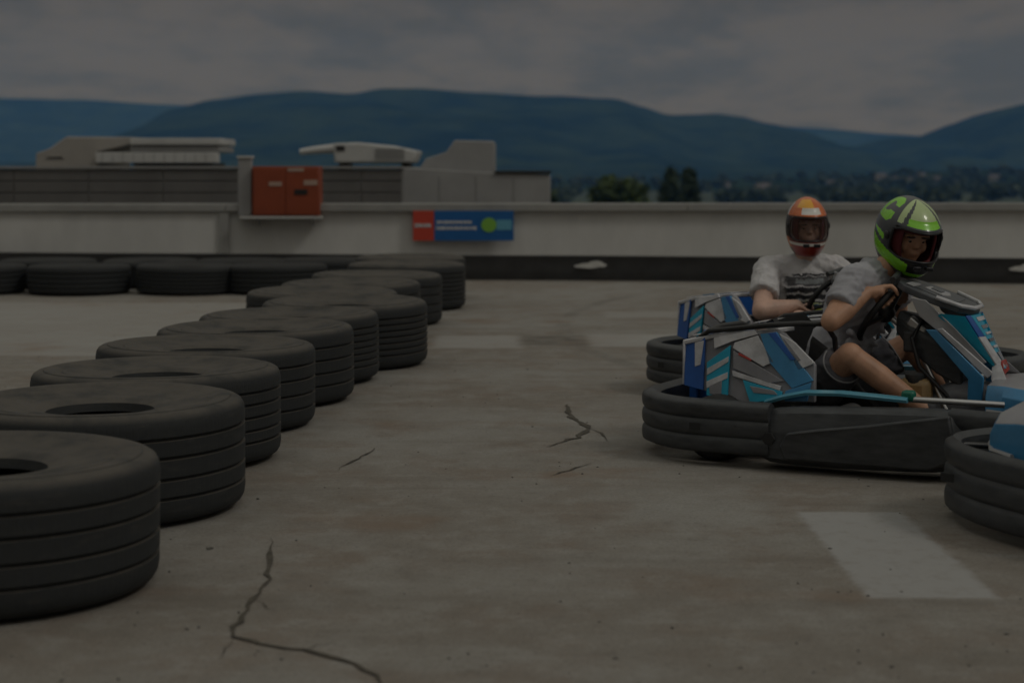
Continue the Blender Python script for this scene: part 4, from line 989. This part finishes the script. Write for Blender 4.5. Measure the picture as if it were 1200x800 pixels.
def helmet(Pn, hd, zone, mats, visor, HS):
    nA, nE = 144, 80; bm = BM(); g = []
    def pt(az, el, k=1.0, HS=HS):
        ca, sa, ce, se = math.cos(az), math.sin(az), math.cos(el), math.sin(el)
        a, b, c = .158*k, .128*k, .148*k
        if se < 0: c *= 1.12
        x, y, z = a*ca*ce, b*sa*ce, c*se
        fr = max(0, ca)
        low = max(0, min(1, (-se-.12)/.35))
        x += .036*k*fr**1.5*low                   # chin bar
        if ca < 0: x -= .012*max(0, se)*(-ca)     # tail
        br = max(0, 1-abs(el-R(27))/R(10)); x += .016*k*br*fr**2   # brow peak
        return Vector(((x-.008)*HS[0], y*HS[1], z*HS[2]))
    for j in range(nE+1):
        el = R(-56+146*j/nE)
        g.append([bm.verts.new(hd @ pt(-math.pi+2*math.pi*i/nA, el)) for i in range(nA)])
    for j in range(nE):
        for i in range(nA):
            az = -180+360*(i+.5)/nA; el = -56+146*(j+.5)/nE
            lim = 64*(1-max(0, (abs(el-4)-12)/26.)**2)
            if abs(az) < lim and -19 < el < 24: continue
            f = bm.faces.new((g[j][i], g[j][(i+1) % nA], g[j+1][(i+1) % nA], g[j+1][i])); f.material_index = zone(az, el)
    o = new_obj('helmet', bm, mats, Pn, angle=180)
    s = o.modifiers.new('shell', 'SOLIDIFY'); s.thickness = .014; s.offset = -1; s.material_offset = 20; s.material_offset_rim = 20
    # lining
    bm = BM(); g = []
    for j in range(25):
        el = R(-50+140*j/24); g.append([bm.verts.new(hd @ pt(-math.pi+2*math.pi*i/48, el, .86)) for i in range(48)])
    for j in range(24):
        for i in range(48):
            az = -180+360*(i+.5)/48; el = -50+140*(j+.5)/24
            if abs(az) < 46 and -24 < el < 20: continue
            bm.faces.new((g[j][i], g[j][(i+1) % 48], g[j+1][(i+1) % 48], g[j+1][i]))
    ln = new_obj('lining', bm, 'helmet_lining', o, angle=180); sm = ln.modifiers.new('s', 'SOLIDIFY'); sm.thickness = .012
    # trim round the eye opening
    bm = BM(); ring = []
    for k in range(48):
        a = 2*math.pi*k/48; az = 63*max(-1, min(1, 1.25*math.cos(a))); el = 2.5+21.5*max(-1, min(1, 1.25*math.sin(a)))
        ring.append(hd @ pt(R(az), R(el), 1.0))
    tube(bm, ring, .0055, 8, True); new_obj('opening_trim', bm, 'helmet_black', o)
    for s in (-1, 1):
        b2 = BM(); c = pt(R(s*72), R(4), 1.01)
        bmesh.ops.create_uvsphere(b2, u_segments=16, v_segments=10, radius=1, matrix=hd @ Matrix.Translation(c) @ Matrix.Diagonal((.02, .008, .02, 1))); new_obj('pivot', b2, 'helmet_black', o)
    # chin vents
    for y in (-.03, .03):
        b2 = BM(); bmesh.ops.create_cube(b2, size=1, matrix=hd @ Matrix.Translation((.172*HS[0], y, -.075*HS[2])) @ Matrix.Diagonal((.012, .035, .018, 1)))
        new_obj('chin_vent', b2, 'helmet_black', o, bevel=.003)
    if visor:
        bm = BM(); g = []
        for j in range(13):
            el = R(-21+47*j/12); g.append([bm.verts.new(hd @ pt(R(-72+144*i/36), el, 1.035)) for i in range(37)])
        for j in range(12):
            for i in range(36): bm.faces.new((g[j][i], g[j][i+1], g[j+1][i+1], g[j+1][i]))
        v = new_obj('visor', bm, 'visor', o, angle=180); sm = v.modifiers.new('s', 'SOLIDIFY'); sm.thickness = .002
def zone_lime(az, el):
    d = abs(az)
    if d < 62 and el > 30:
        if abs(d-44+.3*(el-40)) < 5: return 1
        if el < 40 and d < 50: return 0
        return 2
    if 78 < d < 150 and el > 22:
        r = math.hypot((d-108)/40, (el-46)/27)
        if r < 1 and not (r < .40 and d < 112) and not (abs(el-46) < 5 and d < 100): return 0
        return 1
    if d < 150 and -52 < el < 6:
        k = el+6+(150-d)*.27
        if abs(k-2) < 11 and d > 30: return 0
        if abs(k-24) < 4 and d > 78: return 0
        if d < 34 and abs(el+46) < 4: return 0
    if d > 150 and abs(el-10) < 14: return 0
    if d < 46 and el < -16: return 3
    return 1
def zone_orange(az, el):
    d = abs(az)
    if el > 24:
        if -52 < az < 14 and 44 < el < 72: return 1
        if -30 < az < 34 and 30 < el < 44: return 2
        if abs(d-95) < 10 and el < 55: return 5
        return 0
    if 14 < el <= 24: return 3
    if el > -16: return 0 if d > 100 else 3
    if d < 75 and abs(el+26) < 3.5: return 2
    if d < 70: return 4
    return 0 if el > -36 else 3
J1 = dict(pelvis=(-.34, 0, .245), neck=(-.09, .02, .80), head=(.045, .09, .957), hyaw=-46, hpitch=20, hroll=-4, hs=(1.10, 1.08, 1.13),
          shR=(-.12, -.18, .755), shL=(-.05, .20, .765), elR=(-.15, -.375, .60), elL=(-.10, .40, .60), wrR=(-.055, -.185, .715), wrL=(-.06, .205, .70),
          hipR=(-.33, -.10, .225), hipL=(-.33, .10, .225), knR=(-.075, -.345, .455), knL=(-.02, .30, .45), anR=(.24, -.20, .20), anL=(.26, .18, .20), toeR=(.43, -.17, .17), toeL=(.45, .16, .17), gripR=32, gripL=28)
make_person((1.68, 7.65, 0), -R(30), 'person in lime green and charcoal helmet and grey t-shirt leaning over the steering wheel', J1, 'skin', 'shirt_grey', 'shorts', -14,
            lambda P_, hd: helmet(P_, hd, zone_lime, ['helmet_green', 'helmet_charcoal', 'helmet_white', 'helmet_black'], False, J1['hs']))
J2 = dict(pelvis=(-.33, 0, .235), neck=(-.265, -.01, .725), head=(-.215, -.02, .928), hyaw=-36, hpitch=6, hroll=0, hs=(1.0, .92, 1.12), wz=.53, arm=1.16,
          shR=(-.355, -.19, .685), shL=(-.185, .175, .69), elR=(-.18, -.40, .475), elL=(-.10, .40, .43), wrR=(-.125, -.19, .50), wrL=(-.09, .20, .52),
          hipR=(-.33, -.10, .225), hipL=(-.33, .10, .225), knR=(-.03, -.26, .43), knL=(-.02, .27, .43), anR=(.26, -.18, .20), anL=(.26, .18, .20), toeR=(.45, -.16, .17), toeL=(.45, .16, .17), gripR=-30, gripL=-5)
make_person(tuple(k2.location), k2.rotation_euler.z, 'person in orange helmet and white t-shirt with black print, sitting upright behind', J2, 'skin_pale', 'shirt_print', 'shorts', -25,
            lambda P_, hd: helmet(P_, hd, zone_orange, ['helmet_orange', 'helmet_yellow', 'helmet_pale', 'helmet_black', 'helmet_red', 'helmet_pale'], True, J2['hs']))

# ------------------------------------------------------------------ air
bm = BM(); box2(bm, (-8000, -1200, GZ-5), (8000, 10200, 720))
hz = bpy.data.materials.new('haze_air'); hz.use_nodes = True; nt = hz.node_tree
nt.nodes.remove(nt.nodes['Principled BSDF'])
pv = nt.nodes.new('ShaderNodeVolumePrincipled'); pv.inputs['Color'].default_value = (.15, .395, 1, 1); pv.inputs['Density'].default_value = 0.92e-4
pv.inputs['Absorption Color'].default_value = (1, 1, 1, 1); pv.inputs['Anisotropy'].default_value = 0
nt.links.new(pv.outputs[0], nt.nodes['Material Output'].inputs['Volume'])
o = new_obj('haze', bm, hz, smooth=False); tag(o, kind='stuff')

# ------------------------------------------------------------------ sky, sun, camera
SUN_EL, SUN_AZ = 46, 116         # azimuth clockwise from +Y
w = bpy.data.worlds.new('World'); sc.world = w; w.use_nodes = True; nt = w.node_tree; n = N(nt)
bg = nt.nodes['Background']; bg.inputs['Strength'].default_value = .1
sky = n.new('ShaderNodeTexSky', sky_type='NISHITA'); sky.sun_disc = False; sky.sun_elevation = R(SUN_EL); sky.sun_rotation = R(SUN_AZ)
tc = n.new('ShaderNodeTexCoord'); so = n.new('ShaderNodeSeparateXYZ'); nt.links.new(tc.outputs['Generated'], so.inputs[0])
zc = n.math('MAXIMUM', so.outputs['Z'], 0.0)
den = n.math('ADD', zc, .085)
cv = n.new('ShaderNodeCombineXYZ'); nt.links.new(n.math('DIVIDE', so.outputs['X'], den), cv.inputs[0]); nt.links.new(n.math('DIVIDE', so.outputs['Y'], den), cv.inputs[1])
v = cv.outputs[0]
a = n.noise(n.mapping(v, (1.25, .55, 1)), .95, 8, .60); b = n.noise(n.mapping(v, (1.6, .9, 1)), 2.4, 6, .62)
cl = n.math('ADD', n.math('MULTIPLY', a, .7), n.math('MULTIPLY', b, .3))
dark = n.ramp(cl, .40, .57)
c_ = n.mix(dark, (2.62, 2.24, 1.48), (4.25, 3.55, 2.62))
rise = n.mix(n.ramp(so.outputs['Z'], .1, .9), (1, 1, 1), (4.35, 5.15, 6.6))
vm = n.new('ShaderNodeVectorMath', operation='MULTIPLY'); nt.links.new(c_, vm.inputs[0]); nt.links.new(rise, vm.inputs[1])
nt.links.new(n.mix(.93, sky.outputs[0], vm.outputs[0]), bg.inputs['Color'])
ld_ = bpy.data.lights.new('sun', 'SUN'); ld_.energy = 1.5; ld_.angle = R(11); ld_.color = (1, .97, .93)
lo = bpy.data.objects.new('sun', ld_); COL.objects.link(lo)
dv = Vector((math.sin(R(SUN_AZ))*math.cos(R(SUN_EL)), math.cos(R(SUN_AZ))*math.cos(R(SUN_EL)), math.sin(R(SUN_EL))))
lo.rotation_euler = (-dv).to_track_quat('-Z', 'Y').to_euler(); lo.location = (10, 5, 20)
cam = bpy.data.cameras.new('camera'); co = bpy.data.objects.new('camera', cam); COL.objects.link(co); sc.camera = co
co.location = (0, 0, H); co.rotation_euler = (R(90), 0, 0)
cam.sensor_width = 36; cam.lens = 36*FPX/1200; cam.shift_y = -202/1200; cam.clip_start = .1; cam.clip_end = 40000
cam.dof.use_dof = True; cam.dof.focus_distance = 7.4; cam.dof.aperture_fstop = 2.4
sc.view_settings.view_transform = 'Standard'; sc.view_settings.look = 'None'; sc.view_settings.gamma = 1; sc.view_settings.use_curve_mapping = False
sc.view_settings.exposure = -2.12
sc.render.engine = 'CYCLES'
sc.cycles.use_denoising = True; sc.cycles.denoiser = 'OPENIMAGEDENOISE'
sc.cycles.volume_bounces = 1; sc.cycles.max_bounces = 6; sc.cycles.transparent_max_bounces = 12
sc.cycles.filter_width = 1.6
